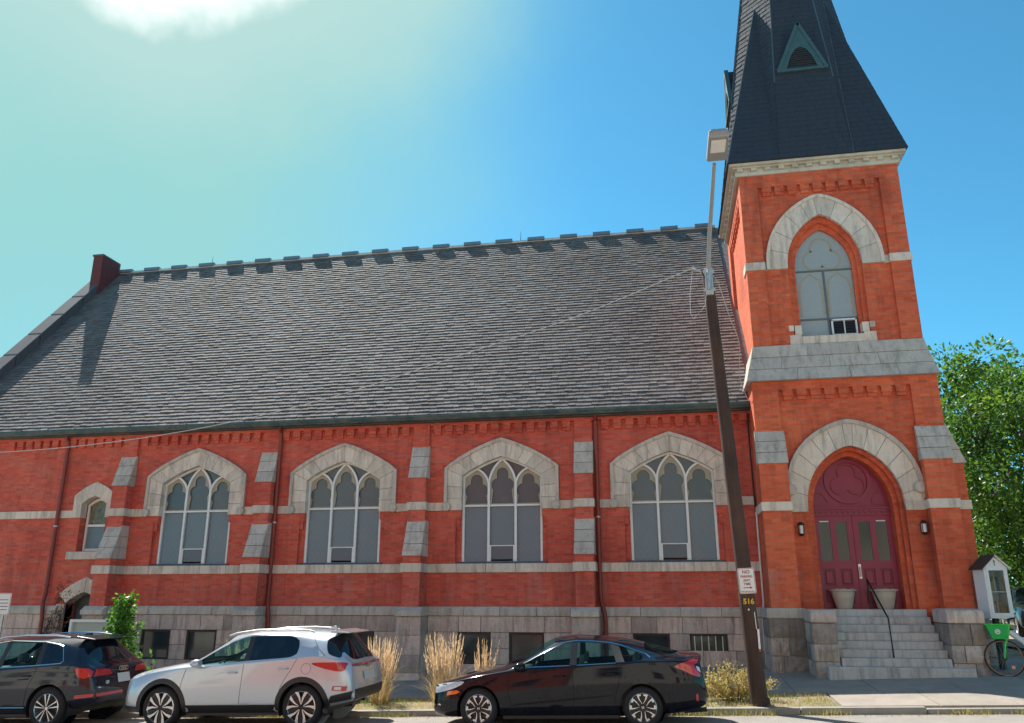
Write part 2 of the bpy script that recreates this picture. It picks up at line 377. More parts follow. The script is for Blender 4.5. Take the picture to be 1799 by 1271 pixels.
def gothic(w, zs, h, n=14, ea=1.5, eb=2.4):
    """full-shouldered pointed arch"""
    a = []
    for i in range(n+1):
        k = math.sin(math.pi/2*i/n); a.append((-w*(1-k**eb)**(1/ea) if i < n else 0, zs+h*k))
    return a + [(-x, z) for x, z in a[-2::-1]]
def sh(pts, cx, dz=0): return [(x+cx, z+dz) for x, z in pts]
def polyat(pts, t):
    n = len(pts)-1; f = clamp(t*n, 0, n-1e-9); i = int(f); f -= i
    return (pts[i][0]+(pts[i+1][0]-pts[i][0])*f, pts[i][1]+(pts[i+1][1]-pts[i][1])*f)
def ring_blocks(inner, outer, n, y0, y1, name, m, par, gap=.0025, sub=3, jit=.006):
    for k in range(n):
        a, b_ = k/n, (k+1)/n; g = gap/2.6
        ts = [a+g+(b_-a-2*g)*j/sub for j in range(sub+1)]
        poly = [polyat(inner, t) for t in ts] + [polyat(outer, t) for t in reversed(ts)]
        MB().prism(poly, y0+random.uniform(-jit, jit), y1).build(name, m, par, bevel=.004)
def rockface(x0, x1, y, z0, z1, m, par, name='stone_block', dep=.12, amp=.028, side=None):
    """a rock faced block, its face cut into uneven facets; side -1/+1 gives a worked side too"""
    nx, nz = 4, 3; b = MB(); g = .007; vs_ = []
    for j in range(nz+1):
        for i in range(nx+1):
            e = i in (0, nx) or j in (0, nz)
            vs_.append((x0+g+(x1-x0-2*g)*(i/nx), y - (random.uniform(-.004, .006) if e else random.uniform(.3, 1)*amp), z0+g+(z1-z0-2*g)*(j/nz)))
    w = nx+1
    b.add(vs_, [(j*w+i, j*w+i+1, (j+1)*w+i+1, (j+1)*w+i) for j in range(nz) for i in range(nx)])
    rim = [i for i in range(nx+1)] + [j*w+nx for j in range(1, nz+1)] + [nz*w+i for i in range(nx-1, -1, -1)] + [j*w for j in range(nz-1, 0, -1)]
    n = len(rim); pr = [vs_[i] for i in rim]
    b.add(pr + [(p[0], y+dep, p[2]) for p in pr], [(i, i+n, (i+1) % n+n, (i+1) % n) for i in range(n)])
    return b.build(name, m, par)

# wall sheet with window openings
holes = []
for c in WC:
    holes.append(sh([(-1.2, 2.69), (1.2, 2.69), (1.2, 3.85), (1.06, 3.85)] + tudor(1.06, 4.93, 5.44, .05)[::-1] + [(-1.06, 3.85), (-1.2, 3.85)], c))
holes.append([(-16.36, 3.10), (-15.55, 3.10), (-15.55, 4.42)] + sh(tudor(.405, 4.42, 4.66, .03, 4)[::-1], -15.955)[1:-1] + [(-16.36, 4.42)])
holes.append([(-16.42, -.6), (-15.3, -.6), (-15.3, 1.72)] + sh(tudor(.56, 1.72, 2.02, .03, 4)[::-1], -15.86)[1:-1] + [(-16.42, 1.72)])
nave = MB().holed([(XW, -.8), (2.6, -.8), (2.6, 6.45), (XW, 6.45)], holes, YN, .42)
nave.box(XW, -16.0, YN+.43, YN+.9, -.8, 6.4).box(XW, 2.6, YN+.9, YN+1.0, -.8, 6.45)
nave_wall = nave.build('nave_wall', M['brick'], church)
# gable ends and rear wall
MB().prism([(YN+.02, -1), (2*RY-YN, -1), (2*RY-YN, 6.4), (RY, RZ-.25), (YN+.02, 6.4)], XW, XW+.4, 'x').build('gable_wall', M['brick'], church)
MB().prism([(YN+.02, -1), (2*RY-YN, -1), (2*RY-YN, 6.4), (RY, RZ-.25), (YN+.02, 6.4)], 6.0, 6.3, 'x').build('gable_wall', M['brick'], church)
MB().box(XW, 6.3, 2*RY-YN-.4, 2*RY-YN, -1, 6.4).build('rear_wall', M['brick'], church)

# frieze band, pilaster strips and corbels
frieze = MB().box(XW+.4, 2.28, YN-.10, YN-.004, 6.29, 6.42).build('frieze_band', M['brick'], church)
corbel = MB().box(-.1, .1, -.095, 0, .09, .262).box(-.085, .085, -.06, 0, .01, .088).mesh('corbel', M['brick'])
bays = [(-19.1, -15.28), (-14.72, -10.94), (-10.38, -6.6), (-6.03, -2.25), (-1.55, 2.2)]
for a, b_ in bays:
    n = int(round((b_-a)/.305))
    for k in range(n):
        instance(corbel, 'corbel', frieze, (a + (k+.5)*(b_-a)/n, YN-.002, 6.03))
# string course and sill course runs between the windows and buttresses, as separate stones
def course(x0, x1, z0, z1, proj, m, name, par=church, n=None, y=YN):
    n = n or max(1, int(round((x1-x0)/1.1)))
    for k in range(n):
        a = x0+(x1-x0)*k/n; b_ = x0+(x1-x0)*(k+1)/n
        MB().box(a+.003, b_-.003, y-proj+random.uniform(-.004, .004), y+.02, z0, z1).build(name, m, par, bevel=.012)
SCX = ((XW+.3, -16.62), (-15.3, -15.25), (-14.76, WC[0]-1.5), (WC[0]+1.5, BX[1]-.25), (BX[1]+.25, WC[1]-1.5), (WC[1]+1.5, BX[2]-.25), (BX[2]+.25, WC[2]-1.5), (WC[2]+1.5, BX[3]-.25), (BX[3]+.25, WC[3]-1.5), (WC[3]+1.5, 2.2))
sb_ = MB()
for x0, x1 in SCX: sb_.box(x0, x1, YN-.012, YN+.01, 4.06, 4.22)
string_course = sb_.build('string_course', M['limestone'], church)
sill_course = MB().box(-15.2, 2.2, YN-.012, YN+.01, 2.49, 2.67).build('sill_course', M['limestone'], church)
for x0, x1 in SCX:
    course(x0, x1, 4.035, 4.245, .045, M['limestone'], 'course_stone', string_course)
for x0, x1 in ((-14.76, BX[1]-.25), (BX[1]+.25, BX[2]-.25), (BX[2]+.25, BX[3]-.25), (BX[3]+.25, 2.2)):
    course(x0, x1, 2.47, 2.69, .06, M['limestone'], 'course_stone', sill_course, 5)
# plinth: water table stones on top, rock faced blocks below with the cellar windows between
plinth = MB().box(XW+.3, -16.44, YN-.05, YN-.004, -.8, 1.45).box(-15.28, 2.25, YN-.05, YN-.004, -.8, 1.45).build('plinth', M['mortar'], church)
def watertable(x0, x1, yf, n):
    for k in range(n):
        a = x0+(x1-x0)*k/n+.004; b_ = x0+(x1-x0)*(k+1)/n-.004
        MB().prism([(yf, 1.425), (YN+.0, 1.425), (YN+.0, 1.645), (yf+.06, 1.645), (yf, 1.57)], a, b_, 'x').build('plinth_cap', M['capstone'], plinth, bevel=.01)
for x0, x1, n in ((XW+.4, -16.6, 5), (-14.7, BX[1]-.33, 4), (BX[1]+.33, BX[2]-.33, 4), (BX[2]+.33, BX[3]-.33, 4), (BX[3]+.33, 2.15, 4)): watertable(x0, x1, YN-.15, n)
rows = [(1.04, 1.42), (.67, 1.04), (.30, .67), (-.08, .30), (-.45, -.08)]
def cellar(cx, bars, z0):
    w = .425
    cw = MB().box(cx-w, cx+w, YN-.055, YN-.045, z0, 1.04).build('cellar_window', M['black_iron'], church)
    fr = MB(); fr.box(cx-w, cx+w, YN-.10, YN-.05, .985, 1.04).box(cx-w, cx-w+.05, YN-.10, YN-.05, z0, .985).box(cx+w-.05, cx+w, YN-.10, YN-.05, z0, .985).box(cx-w+.05, cx+w-.05, YN-.10, YN-.05, z0, z0+.04)
    fr.build('frame', M['dark_wood'], cw)
    MB().box(cx-w+.05, cx+w-.05, YN-.068, YN-.06, z0+.04, .985).build('pane', M['cellar_glass'], cw)
    if bars:
        for k in range(5): MB().tube([(cx-w+.10+k*.16, YN-.095, z0+.03), (cx-w+.10+k*.16, YN-.095, .99)], .011, 6).build('bar', M['white_paint'], cw)
M['cellar_glass'] = mat('cellar glass', (.035,.045,.048), .08, .6, 3, spec=.6)
for i, c in enumerate(WC):
    for d in (-.665, .665): cellar(c+d, i == 3 and d > 0, .56 if i == 3 else .30)
for ri, (z0, z1) in enumerate(rows):
    for bi, (xa, xb) in enumerate(((XW+.4, -16.45), (-14.7, BX[1]-.32), (BX[1]+.32, BX[2]-.32), (BX[2]+.32, BX[3]-.32), (BX[3]+.32, 2.15))):
        if gl((xa+xb)/2, 20.6) > z1 + .05: continue
        cuts = []
        if bi > 0 and ri in (1, 2):
            c = WC[bi-1]
            if not (bi == 4 and ri == 2): cuts = [(c-.665-.43, c-.665+.43), (c+.665-.43, c+.665+.43)]
        segs = []; a = xa
        for c0, c1 in cuts: segs.append((a, c0)); a = c1
        segs.append((a, xb))
        for a, b_ in segs:
            n = max(1, int(round((b_-a)/random.uniform(.62, .9)))); ed = [a] + sorted(a+(b_-a)*(k+random.uniform(-.18, .18))/n for k in range(1, n)) + [b_]
            zz0 = .56 if (bi == 4 and ri == 2 and False) else z0
            for k in range(n): rockface(ed[k], ed[k+1], YN-.115, zz0, z1, M['rubble'], plinth, amp=.014)

# buttresses
def buttress(cx, par=church):
    h = .225
    b = MB(); b.box(cx-h, cx+h, YN-.62, YN+.02, 1.6, 3.0).box(cx-h, cx+h, YN-.32, YN+.02, 3.0, 5.0).box(cx-h, cx+h, YN-.085, YN+.02, 5.0, 6.42)
    bt = b.build('buttress', M['brick'], par)
    for (za, ya), (zb, yb) in (((2.87, .66), (3.78, .30)), ((4.87, .36), (5.75, .07))):
        for k in range(3):
            t0, t1 = k/3, (k+1)/3
            z0, z1 = za+(zb-za)*t0, za+(zb-za)*t1; y0, y1 = ya+(yb-ya)*t0, ya+(yb-ya)*t1
            MB().prism([(YN-y0-.012, z0+.004), (YN-y1-.004, z1-.004), (YN-.01, z1-.004), (YN-.01, z0+.004)], cx-h-.02, cx+h+.02, 'x').build('weathering_slab', M['capstone'], bt, bevel=.006)
    MB().box(cx-h-.035, cx+h+.035, YN-.365, YN, 4.035, 4.245).build('band_stone', M['limestone'], bt, bevel=.012)
    MB().box(cx-h-.05, cx+h+.05, YN-.68, YN, 2.47, 2.69).build('band_stone', M['limestone'], bt, bevel=.012)
    MB().prism([(YN-.80, 1.425), (YN, 1.425), (YN, 1.645), (YN-.645, 1.645), (YN-.80, 1.54)], cx-.33, cx+.33, 'x').build('plinth_cap', M['capstone'], bt, bevel=.012)
    MB().box(cx-.30, cx+.30, YN-.70, YN, -.8, 1.42).build('plinth_core', M['mortar'], bt)
    for z0, z1 in ((.98, 1.42), (.52, .98), (.12, .52), (-.3, .12), (-.7, -.3)):
        if z1 < gl(cx, 20) - .02: continue
        rockface(cx-.32, cx+.32, YN-.72, z0, z1, M['rubble'], bt, amp=.03, dep=.1)
        for s in (-1, 1):
            o = rockface(-.35, .35, 0, z0, z1, M['rubble'], bt, amp=.015, dep=.05)
            o.matrix_parent_inverse = Matrix.Identity(4)
            o.matrix_basis = Matrix.Translation((cx+s*.312, YN-.36, 0)) @ Matrix.Rotation(s*math.pi/2, 4, 'Z')
for c in BX: buttress(c)

# nave windows
def stained(name, c1, c2, c3, rough=.12, lead=.2):
    m, nt, b = new_mat(name); p = wpos(nt); L = nt.links
    v = nd(nt, 'ShaderNodeTexVoronoi', Scale=9.0); L.new(p, v.inputs['Vector'])
    c = mixc(nt, noise(nt, p, 1.7, 6, .7), c1, c2)
    c = mixc(nt, ramp(nt, noise(nt, p, 3.3, 5, .7), [(.5, (0,)*3), (.72, (.7,)*3)]), c, c3)
    c = mixc(nt, ramp(nt, v.outputs['Distance'], [(.0, (.55,)*3), (.12, (0,)*3)]), c, (.32,.40,.42))
    c = mixc(nt, mth(nt, 'MULTIPLY', noise(nt, p, 55, 3), .55), c, (.08,.11,.13))
    # lead cames in a diamond lattice
    sx = nt.nodes.new('ShaderNodeSeparateXYZ'); L.new(p, sx.inputs[0])
    def lat(sg): return mth(nt, 'ABSOLUTE', mth(nt, 'SINE', mth(nt, 'MULTIPLY', mth(nt, 'ADD', mth(nt, 'MULTIPLY', sx.outputs[0], 1.25*sg), sx.outputs[2]), 15.0)))
    ld = mth(nt, 'MINIMUM', lat(1), lat(-1))
    c = mixc(nt, ramp(nt, ld, [(.05, (lead,)*3), (.16, (0,)*3)]), c, (.05,.06,.065))
    L.new(c, b.inputs['Base Color']); b.inputs['Roughness'].default_value = rough; b.inputs['Specular IOR Level'].default_value = .5
    bump(nt, b, noise(nt, p, 1.4, 3), .12, .05)
    return m
M['stained'] = stained('stained glass behind storm glazing', (.17,.26,.31), (.215,.275,.31), (.27,.265,.26), .34)
M['stained_up'] = stained('dark tracery glass', (.085,.13,.15), (.11,.145,.155), (.15,.15,.14), .22)
M['stained_vent'] = stained('vent glass', (.11,.15,.185), (.14,.17,.20), (.18,.165,.165), .35)
def strip(pts, w, y0, y1, b):
    """flat bar along a polyline in xz"""
    n = len(pts); lo = []; hi = []
    for i in range(n):
        dx = pts[min(i+1, n-1)][0]-pts[max(i-1, 0)][0]; dz = pts[min(i+1, n-1)][1]-pts[max(i-1, 0)][1]; l = math.hypot(dx, dz) or 1
        lo.append((pts[i][0]+dz/l*w/2, pts[i][1]-dx/l*w/2)); hi.append((pts[i][0]-dz/l*w/2, pts[i][1]+dx/l*w/2))
    for i in range(n-1): b.prism([lo[i], lo[i+1], hi[i+1], hi[i]], y0, y1)
    return b
def trefoil(cx, zc, r, zbot, w):
    """cusped light: a trefoil head over straight sides (closed loop, counter-clockwise)"""
    pts = [(cx-w, zbot)]
    def arc(ax, az, rr, a0, a1, n=7): return [(ax+rr*math.cos(R(a0+(a1-a0)*i/n)), az+rr*math.sin(R(a0+(a1-a0)*i/n))) for i in range(n+1)]
    pts += arc(cx-w*.42, zc, w*.62, 225, 100) + arc(cx, zc+r, w*.55, 190, -10) + arc(cx+w*.42, zc, w*.62, 80, -45) + [(cx+w, zbot)]
    return pts
def nave_window(c, i):
    yf = YN+.16
    win = MB().holed(sh([(-1.06, 2.69), (1.06, 2.69)] + tudor(1.06, 4.93, 5.44, .05)[::-1], c), [sh([(-1.0, 2.75), (1.0, 2.75)] + tudor(1.0, 4.90, 5.38, .05)[::-1], c)], yf-.03, .09, back=True).build('window', M['white_paint'], church)
    # stone surround
    inner = tudor(1.043, 4.93, 5.425, .05); outer = tudor(1.5, 5.15, 5.90, .07)
    ring_blocks(sh(inner, c), sh(outer, c), 10, YN-.055, YN+.125, 'voussoir', M['limestone'], win)
    for s in (-1, 1):
        for z0, z1, zo in ((4.04, 4.34, 4.34), (4.34, 4.63, 4.68), (4.63, 4.93, 5.15)):
            zo0 = {4.04: 4.04, 4.34: 4.34, 4.63: 4.68}[z0]
            MB().prism([(c+s*1.043, z0+.003), (c+s*1.043, z1-.003), (c+s*1.5, zo-.003), (c+s*1.5, zo0+.003)], YN-.055+random.uniform(-.005, .005), YN+.125).build('jamb_stone', M['limestone'], win, bevel=.008)
        MB().lathe([(.0, -.05), (.10, -.05), (.115, -.02), (.115, .03)], 16, (c+s*1.44, YN-.09, 4.13), 'y').build('label_stop', M['capstone'], win)
    hood = [(-1.47, 4.22), (-1.47, 5.13)] + tudor(1.47, 5.14, 5.87, .07)[1:-1] + [(1.47, 5.13), (1.47, 4.22)]
    strip(sh(hood, c), .085, YN-.10, YN-.04, MB()).build('hood_mould', M['capstone'], win)
    # brick shafts beside the lower lights
    for s in (-1, 1): MB().box(min(c+s*1.06, c+s*1.2), max(c+s*1.06, c+s*1.2), YN+.10, YN+.4, 2.69, 3.85).box(min(c+s*1.10, c+s*1.2), max(c+s*1.10, c+s*1.2), YN+.03, YN+.10, 3.62, 3.85).build('brick_reveal', M['brick'], win)
    MB().prism([(YN-.03, 2.69), (YN+.3, 2.69), (YN+.3, 2.78), (YN-.03, 2.715)], c-1.19, c+1.19, 'x').build('sill', M['dark_sill'], win)
    # mullions, transom and curved tracery bars
    for s in (-1, 1): MB().box(c+s*.357-.03, c+s*.357+.03, yf-.045, yf+.02, 2.75, 4.80).build('mullion', M['white_paint'], win)
    for x0, x1 in ((-1.0, -.387), (-.327, .327), (.387, 1.0)): MB().box(c+x0, c+x1, yf-.04, yf+.02, 4.14, 4.185).build('transom', M['white_paint'], win)
    for s in (-1, 1):
        strip(sh([(s*x, z) for x, z in qarc((.357, 4.72), (0, 5.37), -.085, 10)], c), .05, yf-.043, yf+.015, MB()).build('tracery_bar', M['white_paint'], win)
        strip(sh([(s*x, z) for x, z in qarc((.357, 4.72), (.70, 5.13), .075, 10)], c), .05, yf-.043, yf+.015, MB()).build('tracery_bar', M['white_paint'], win)
    # tan cusped heads set behind the bars
    for cx, za, w in ((-.69, 5.12, .31), (0, 5.36, .30), (.69, 5.12, .31)):
        zs = 4.19
        if cx == 0: out = [(-.33, zs), (.33, zs), (.33, 4.72)] + [(x, z) for x, z in qarc((.33, 4.74), (0, 5.33), -.08, 6)][1:] + [(-x, z) for x, z in qarc((.33, 4.74), (0, 5.33), -.08, 6)][-2::-1]
        else:
            s = 1 if cx > 0 else -1
            out = [(s*.385, zs), (s*1.0, zs), (s*1.0, 4.90), (s*.86, 5.0), (s*.70, 5.09)] + [(s*x, z) for x, z in qarc((.385, 4.72), (.70, 5.09), .07, 6)[-2::-1]]
            if s < 0: out = out[::-1]
        zc = 4.70 if cx == 0 else 4.55
        hole = trefoil(cx, zc, .30 if cx == 0 else .27, zs+.03, w*.96)
        MB().holed(sh(out, c), [sh(hole, c)], yf+.005, .03).build('cusped_head', M['tan_wood'], win)
    # panes
    for x0, x1 in ((-1.0, -.387), (.387, 1.0)): MB().box(c+x0, c+x1, yf+.03, yf+.04, 2.75, 4.14).build('pane', M['stained'], win)
    MB().box(c-.327, c+.327, yf+.03, yf+.04, 3.15, 4.14).build('pane', M['stained'], win)
    MB().box(c-.327, c+.327, yf+.0, yf+.01, 2.80, 3.13).build('vent_pane', M['stained_vent'], win)
    MB().box(c-.327, c+.327, yf-.02, yf+.012, 3.13, 3.155).box(c-.327, c-.29, yf-.03, yf+.012, 2.75, 3.13).box(c+.29, c+.327, yf-.03, yf+.012, 2.75, 3.13).build('vent_frame', M['white_paint'], win)
    up = sh([(-1.0, 4.185), (1.0, 4.185)] + tudor(1.0, 4.90, 5.38, .05)[::-1], c)
    MB().prism(up, yf+.045, yf+.055).build('upper_pane', M['stained_up'], win)
for i, c in enumerate(WC): nave_window(c, i)

# the small sash window and the side door at the west end
c = -15.955
sw = MB().holed([(c-.38, 3.12), (c+.38, 3.12), (c+.38, 4.42)] + sh(tudor(.38, 4.42, 4.62, .03, 4)[::-1], c)[1:-1] + [(c-.38, 4.42)], [[(c-.32, 3.19), (c+.32, 3.19), (c+.32, 4.38)] + sh(tudor(.32, 4.38, 4.54, .03, 4)[::-1], c)[1:-1] + [(c-.32, 4.38)]], YN+.22, .08, back=True).build('sash_window', M['white_paint'], church)
MB().box(c-.32, c+.32, YN+.20, YN+.27, 3.80, 3.86).build('meeting_rail', M['white_paint'], sw)
MB().box(c-.32, c+.32, YN+.26, YN+.265, 3.19, 3.80).build('pane', M['stained'], sw)
m_, nt_, b_ = new_mat('patterned stained glass'); v_ = nd(nt_, 'ShaderNodeTexVoronoi', Scale=14.0); nt_.links.new(wpos(nt_), v_.inputs['Vector'])
nt_.links.new(ramp(nt_, v_.outputs['Color'], [(0, (.03,.06,.12)), (.4, (.16,.15,.09)), (.75, (.22,.19,.10)), (1, (.05,.10,.16))]), b_.inputs['Base Color']); b_.inputs['Roughness'].default_value = .25
MB().prism([(c-.32, 3.86), (c+.32, 3.86), (c+.32, 4.38)] + sh(tudor(.32, 4.38, 4.54, .03, 4)[::-1], c)[1:-1] + [(c-.32, 4.38)], YN+.26, YN+.265).build('pane', m_, sw)
ring_blocks(sh(tudor(.39, 4.42, 4.645, .03, 4), c), sh(tudor(.66, 4.66, 5.04, .04, 4), c), 4, YN-.05, YN+.20, 'voussoir', M['limestone'], sw)
for s in (-1, 1): MB().prism([(c+s*.39, 4.04), (c+s*.39, 4.42), (c+s*.66, 4.66), (c+s*.66, 4.04)], YN-.05, YN+.20).build('jamb_stone', M['limestone'], sw, bevel=.008)
MB().box(c-.64, c+.6, YN-.08, YN+.3, 2.88, 3.095).build('sill', M['limestone'], sw, bevel=.012)
c = -15.86
sd = MB().box(c-.555, c+.555, YN+.35, YN+.40, -.6, 2.0).build('side_door', M['gutter'], church)
for x0, x1 in ((-.46, -.05), (.05, .46)):
    for z0, z1 in ((-.1, .7), (.85, 1.55)): MB().box(c+x0, c+x1, YN+.33, YN+.352, z0, z1).build('door_panel', M['dark_sill'], sd, bevel=.01)
ring_blocks(sh(tudor(.545, 1.72, 2.005, .03, 4), c), sh(tudor(.80, 1.95, 2.40, .04, 4), c), 4, YN-.05, YN+.3, 'voussoir', M['limestone'], sd)
for s in (-1,):
    for z0, z1 in ((-.5, .1), (.1, .65), (.65, 1.2), (1.2, 1.7)): MB().box(c-.82, c-.56, YN-.07, YN+.3, z0+.005, z1-.005).build('jamb_stone', M['rubble'], sd, bevel=.015)
nm = bpy.data.objects.new('house_number', text_mesh('22', .16, .003, .004)); nm.data.materials.append(mat('number paint', (.75,.72,.45), .5)); link(nm); attach(nm, sd)
nm.matrix_basis = Matrix.Translation((c+.20, YN+.345, 1.68)) @ Matrix.Rotation(R(90), 4, 'X')

# roof deck, shingles, ridge, gutter
RX0, RX1 = XW+.46, 2.28
deck = MB(); t_ = .12
deck.add([(RX0, EAVE_Y, EAVE_Z-.06), (6.3, EAVE_Y, EAVE_Z-.06), (6.3, RY, RZ-.06), (RX0, RY, RZ-.06), (RX0, 2*RY-EAVE_Y, EAVE_Z-.06), (6.3, 2*RY-EAVE_Y, EAVE_Z-.06)], [(0,1,2,3), (3,2,5,4)])
roof = deck.build('roof', M['shingle'], church)
SL = math.hypot(RY-EAVE_Y, RZ-EAVE_Z); ey = Vector((0, (RY-EAVE_Y)/SL, (RZ-EAVE_Z)/SL)); nn = Vector((0, -ey.z, ey.y))
NC = 66; EXPO = SL/NC; field = MB(); single = 0
def shingle_pts(x0, x1, s0, s1, lift, th):
    o0 = Vector((0, EAVE_Y, EAVE_Z-.045)); P = lambda x, s, h: tuple(o0 + Vector((x, 0, 0)) + ey*s + nn*h)
    return [P(x0, s0, lift-.004), P(x1, s0, lift-.004), P(x1, s1, -.004), P(x0, s1, -.004), P(x0, s0, lift+th), P(x1, s0, lift+th), P(x1, s1, .004), P(x0, s1, .004)]
BOXF = [(0,3,2,1),(4,5,6,7),(0,1,5,4),(1,2,6,5),(2,3,7,6),(3,0,4,7)]
for r_ in range(NC):
    x = RX0 + random.uniform(-.2, 0)
    while x < RX1:
        w = random.choice((.18, .2, .2, .22, .25)); x0, x1 = max(x, RX0), min(x+w-.006, RX1); x += w
        if x1 - x0 < .03: continue
        s0 = r_*EXPO - (.03 if r_ == 0 else 0) + random.choice((0, 0, 0, .008, .018, -.006)); s1 = min((r_+1)*EXPO+.04, SL-.01)
        pts = shingle_pts(x0, x1, s0, s1, .020, random.choice((.009, .012, .016)))
        if single < 300 and r_ < 6 and -9 < x0:
            MB().add(pts, BOXF).build('shingle', M['shingle'], roof); single += 1
        else: field.add(pts, BOXF)
me = bpy.data.meshes.new('shingle_field'); me.from_pydata(field.v, [], field.f); me.materials.append(None)
# per shingle tone for the joined field: a random value stored for each face
m_, nt_, b_ = new_mat('roof shingle field'); p_ = wpos(nt_); at_ = nt_.nodes.new('ShaderNodeAttribute'); at_.attribute_name = 'tone'
c_ = mixc(nt_, noise(nt_, p_, 9), (.135,.12,.115), (.27,.247,.235))
c_ = mixc(nt_, 1.0, c_, ramp(nt_, at_.outputs['Fac'], [(0, (.68,)*3), (1, (1.1,1.08,1.05))]), 'MULTIPLY')
c_ = mixc(nt_, 1.0, c_, ramp(nt_, noise(nt_, p_, .35, 4), [(.3, (.72,)*3), (.7, (1.18,)*3)]), 'MULTIPLY')
nt_.links.new(c_, b_.inputs['Base Color']); b_.inputs['Roughness'].default_value = .82; b_.inputs['Specular IOR Level'].default_value = .35
bump(nt_, b_, noise(nt_, p_, 120, 6, .65), .35, .02)
me.materials[0] = m_
ta = me.attributes.new('tone', 'FLOAT', 'FACE'); nsh = len(field.f)//6
tones = [v for _ in range(nsh) for v in [random.random()]*6]; ta.data.foreach_set('value', tones)
fo = link(bpy.data.objects.new('shingle_field', me)); attach(fo, roof); fo['kind'] = 'stuff'
MB().tube([(RX0, RY, RZ+.0), (2.3, RY, RZ+.0)], .055, 8).build('ridge_flashing', M['ridge_light'], roof)
cap = MB().prism([(-.13, -.06), (-.11, .07), (-.03, .10), (.03, .10), (.11, .07), (.13, -.06)], -.31, .31, 'x').mesh('ridge_cap', M['ridge'])
for k in range(20): instance(cap, 'ridge_cap', roof, (-21.15 + 1.213*k, RY, RZ+.035))
for x_ in (-17.3, -4.75): MB().tube([(x_, RY, RZ), (x_, RY, RZ+.42)], .013, 6, taper=.004).build('lightning_rod', M['black_iron'], roof)
g_ = MB().prism([(20.12, 6.53), (20.12, 6.47), (20.17, 6.39), (20.30, 6.38), (20.30, 6.54), (20.285, 6.54), (20.285, 6.40), (20.18, 6.41), (20.14, 6.48), (20.14, 6.53)], XW+.3, 2.26, 'x').build('gutter', M['gutter'], church)
MB().box(XW+.3, 2.26, 20.302, 20.6, 6.36, 6.40).build('soffit', M['gutter'], church)
for x_ in frange(-21, 1.9, 26): MB().box(x_-.012, x_+.012, 20.105, 20.31, 6.535, 6.545).build('gutter_strap', M['gutter'], g_)
def downpipe(x_, jog=1):
    p = MB().tube([(x_, 20.33, 6.42), (x_, 20.47, 6.25), (x_, 20.50, 6.0), (x_, 20.50, 1.95), (x_+.03*jog, 20.42, 1.75), (x_+.10*jog, 20.36, 1.5), (x_+.11*jog, 20.38, 1.3), (x_+.11*jog, 20.38, gl(x_, 20.5)-.02)], .055, 12).build('downpipe', M['downpipe'], church, smooth=True)
    for z in (5.6, 3.8, 2.2): MB().lathe([(.06, -.02), (.066, -.02), (.066, .02), (.06, .02)], 12, (x_, 20.50, z)).build('pipe_clip', M['galv'] if z == 3.8 else M['downpipe'], p)
downpipe(-17.03, 1); downpipe(-10.36, 1); downpipe(-1.64, 1)
# gable parapet coping with chimney on the ridge
cp = MB()
for k in range(8):
    t0, t1 = k/8+.003, (k+1)/8-.003
    P = lambda t: (EAVE_Y-.15+(RY-EAVE_Y+.15)*t, EAVE_Z-.2+(RZ-EAVE_Z+.2)*t)
    (ya, za), (yb, zb) = P(t0), P(t1)
    cop = cp if k == 0 else MB()
    cop.prism([(ya, za-.1), (yb, zb-.1), (yb, zb+.42), (ya, za+.42)], XW-.08, XW+.50, "x")
    if k == 0: coping = cop.build('gable_coping', M['coping'], church, bevel=.02)
    else: cop.build('coping_stone', M['coping'], coping, bevel=.02)
ch = MB().box(-21.76, -21.35, 25.98, 26.97, 12.6, 14.84).build('chimney', M['shaded_brick'], church)
MB().box(-21.80, -21.31, 25.94, 27.01, 14.84, 14.92).build('chimney_cap', M['coping'], ch, bevel=.015)

# ------------------------------------------------------------------ church: tower
YT, YU = 19.6, 19.78; TC = 4.28; TB = 23.9
BM = M['brick_tower']
# portal geometry
P_IN = sh(gothic(1.05, 3.75, 1.49), TC); P_OUT = sh(gothic(1.46, 3.75, 2.06, 14, 1.5, 3.0), TC); P_W = sh(gothic(.87, 3.75, 1.31), TC)
tw = MB()
tw.holed([(2.22, -.4), (TC-1.05, -.4), (TC-1.05, 1.0)] + P_IN + [(TC+1.05, 1.0), (TC+1.05, -.4), (6.37, -.4), (6.37, 6.84), (2.22, 6.84)], [], YT, .0)
n_ = len(P_IN)
path = [(TC-1.05, -.4)] + P_IN + [(TC+1.05, -.4)]
tw.add([(x, YT, z) for x, z in path] + [(x, YT+.14, z) for x, z in path], [(i, i+1, i+1+len(path), i+len(path)) for i in range(len(path)-1)])
tw.add([(2.22, YT, -.4), (2.22, TB, -.4), (2.22, TB, 6.84), (2.22, YT, 6.84)], [(0,1,2,3)])
tw.add([(6.37, YT, -.4), (6.37, TB, -.4), (6.37, TB, 6.84), (6.37, YT, 6.84)], [(0,3,2,1)])
tw.box(2.22, 6.37, TB, TB+.1, -.4, 6.84)
tower = tw.build('tower_wall', BM, church)
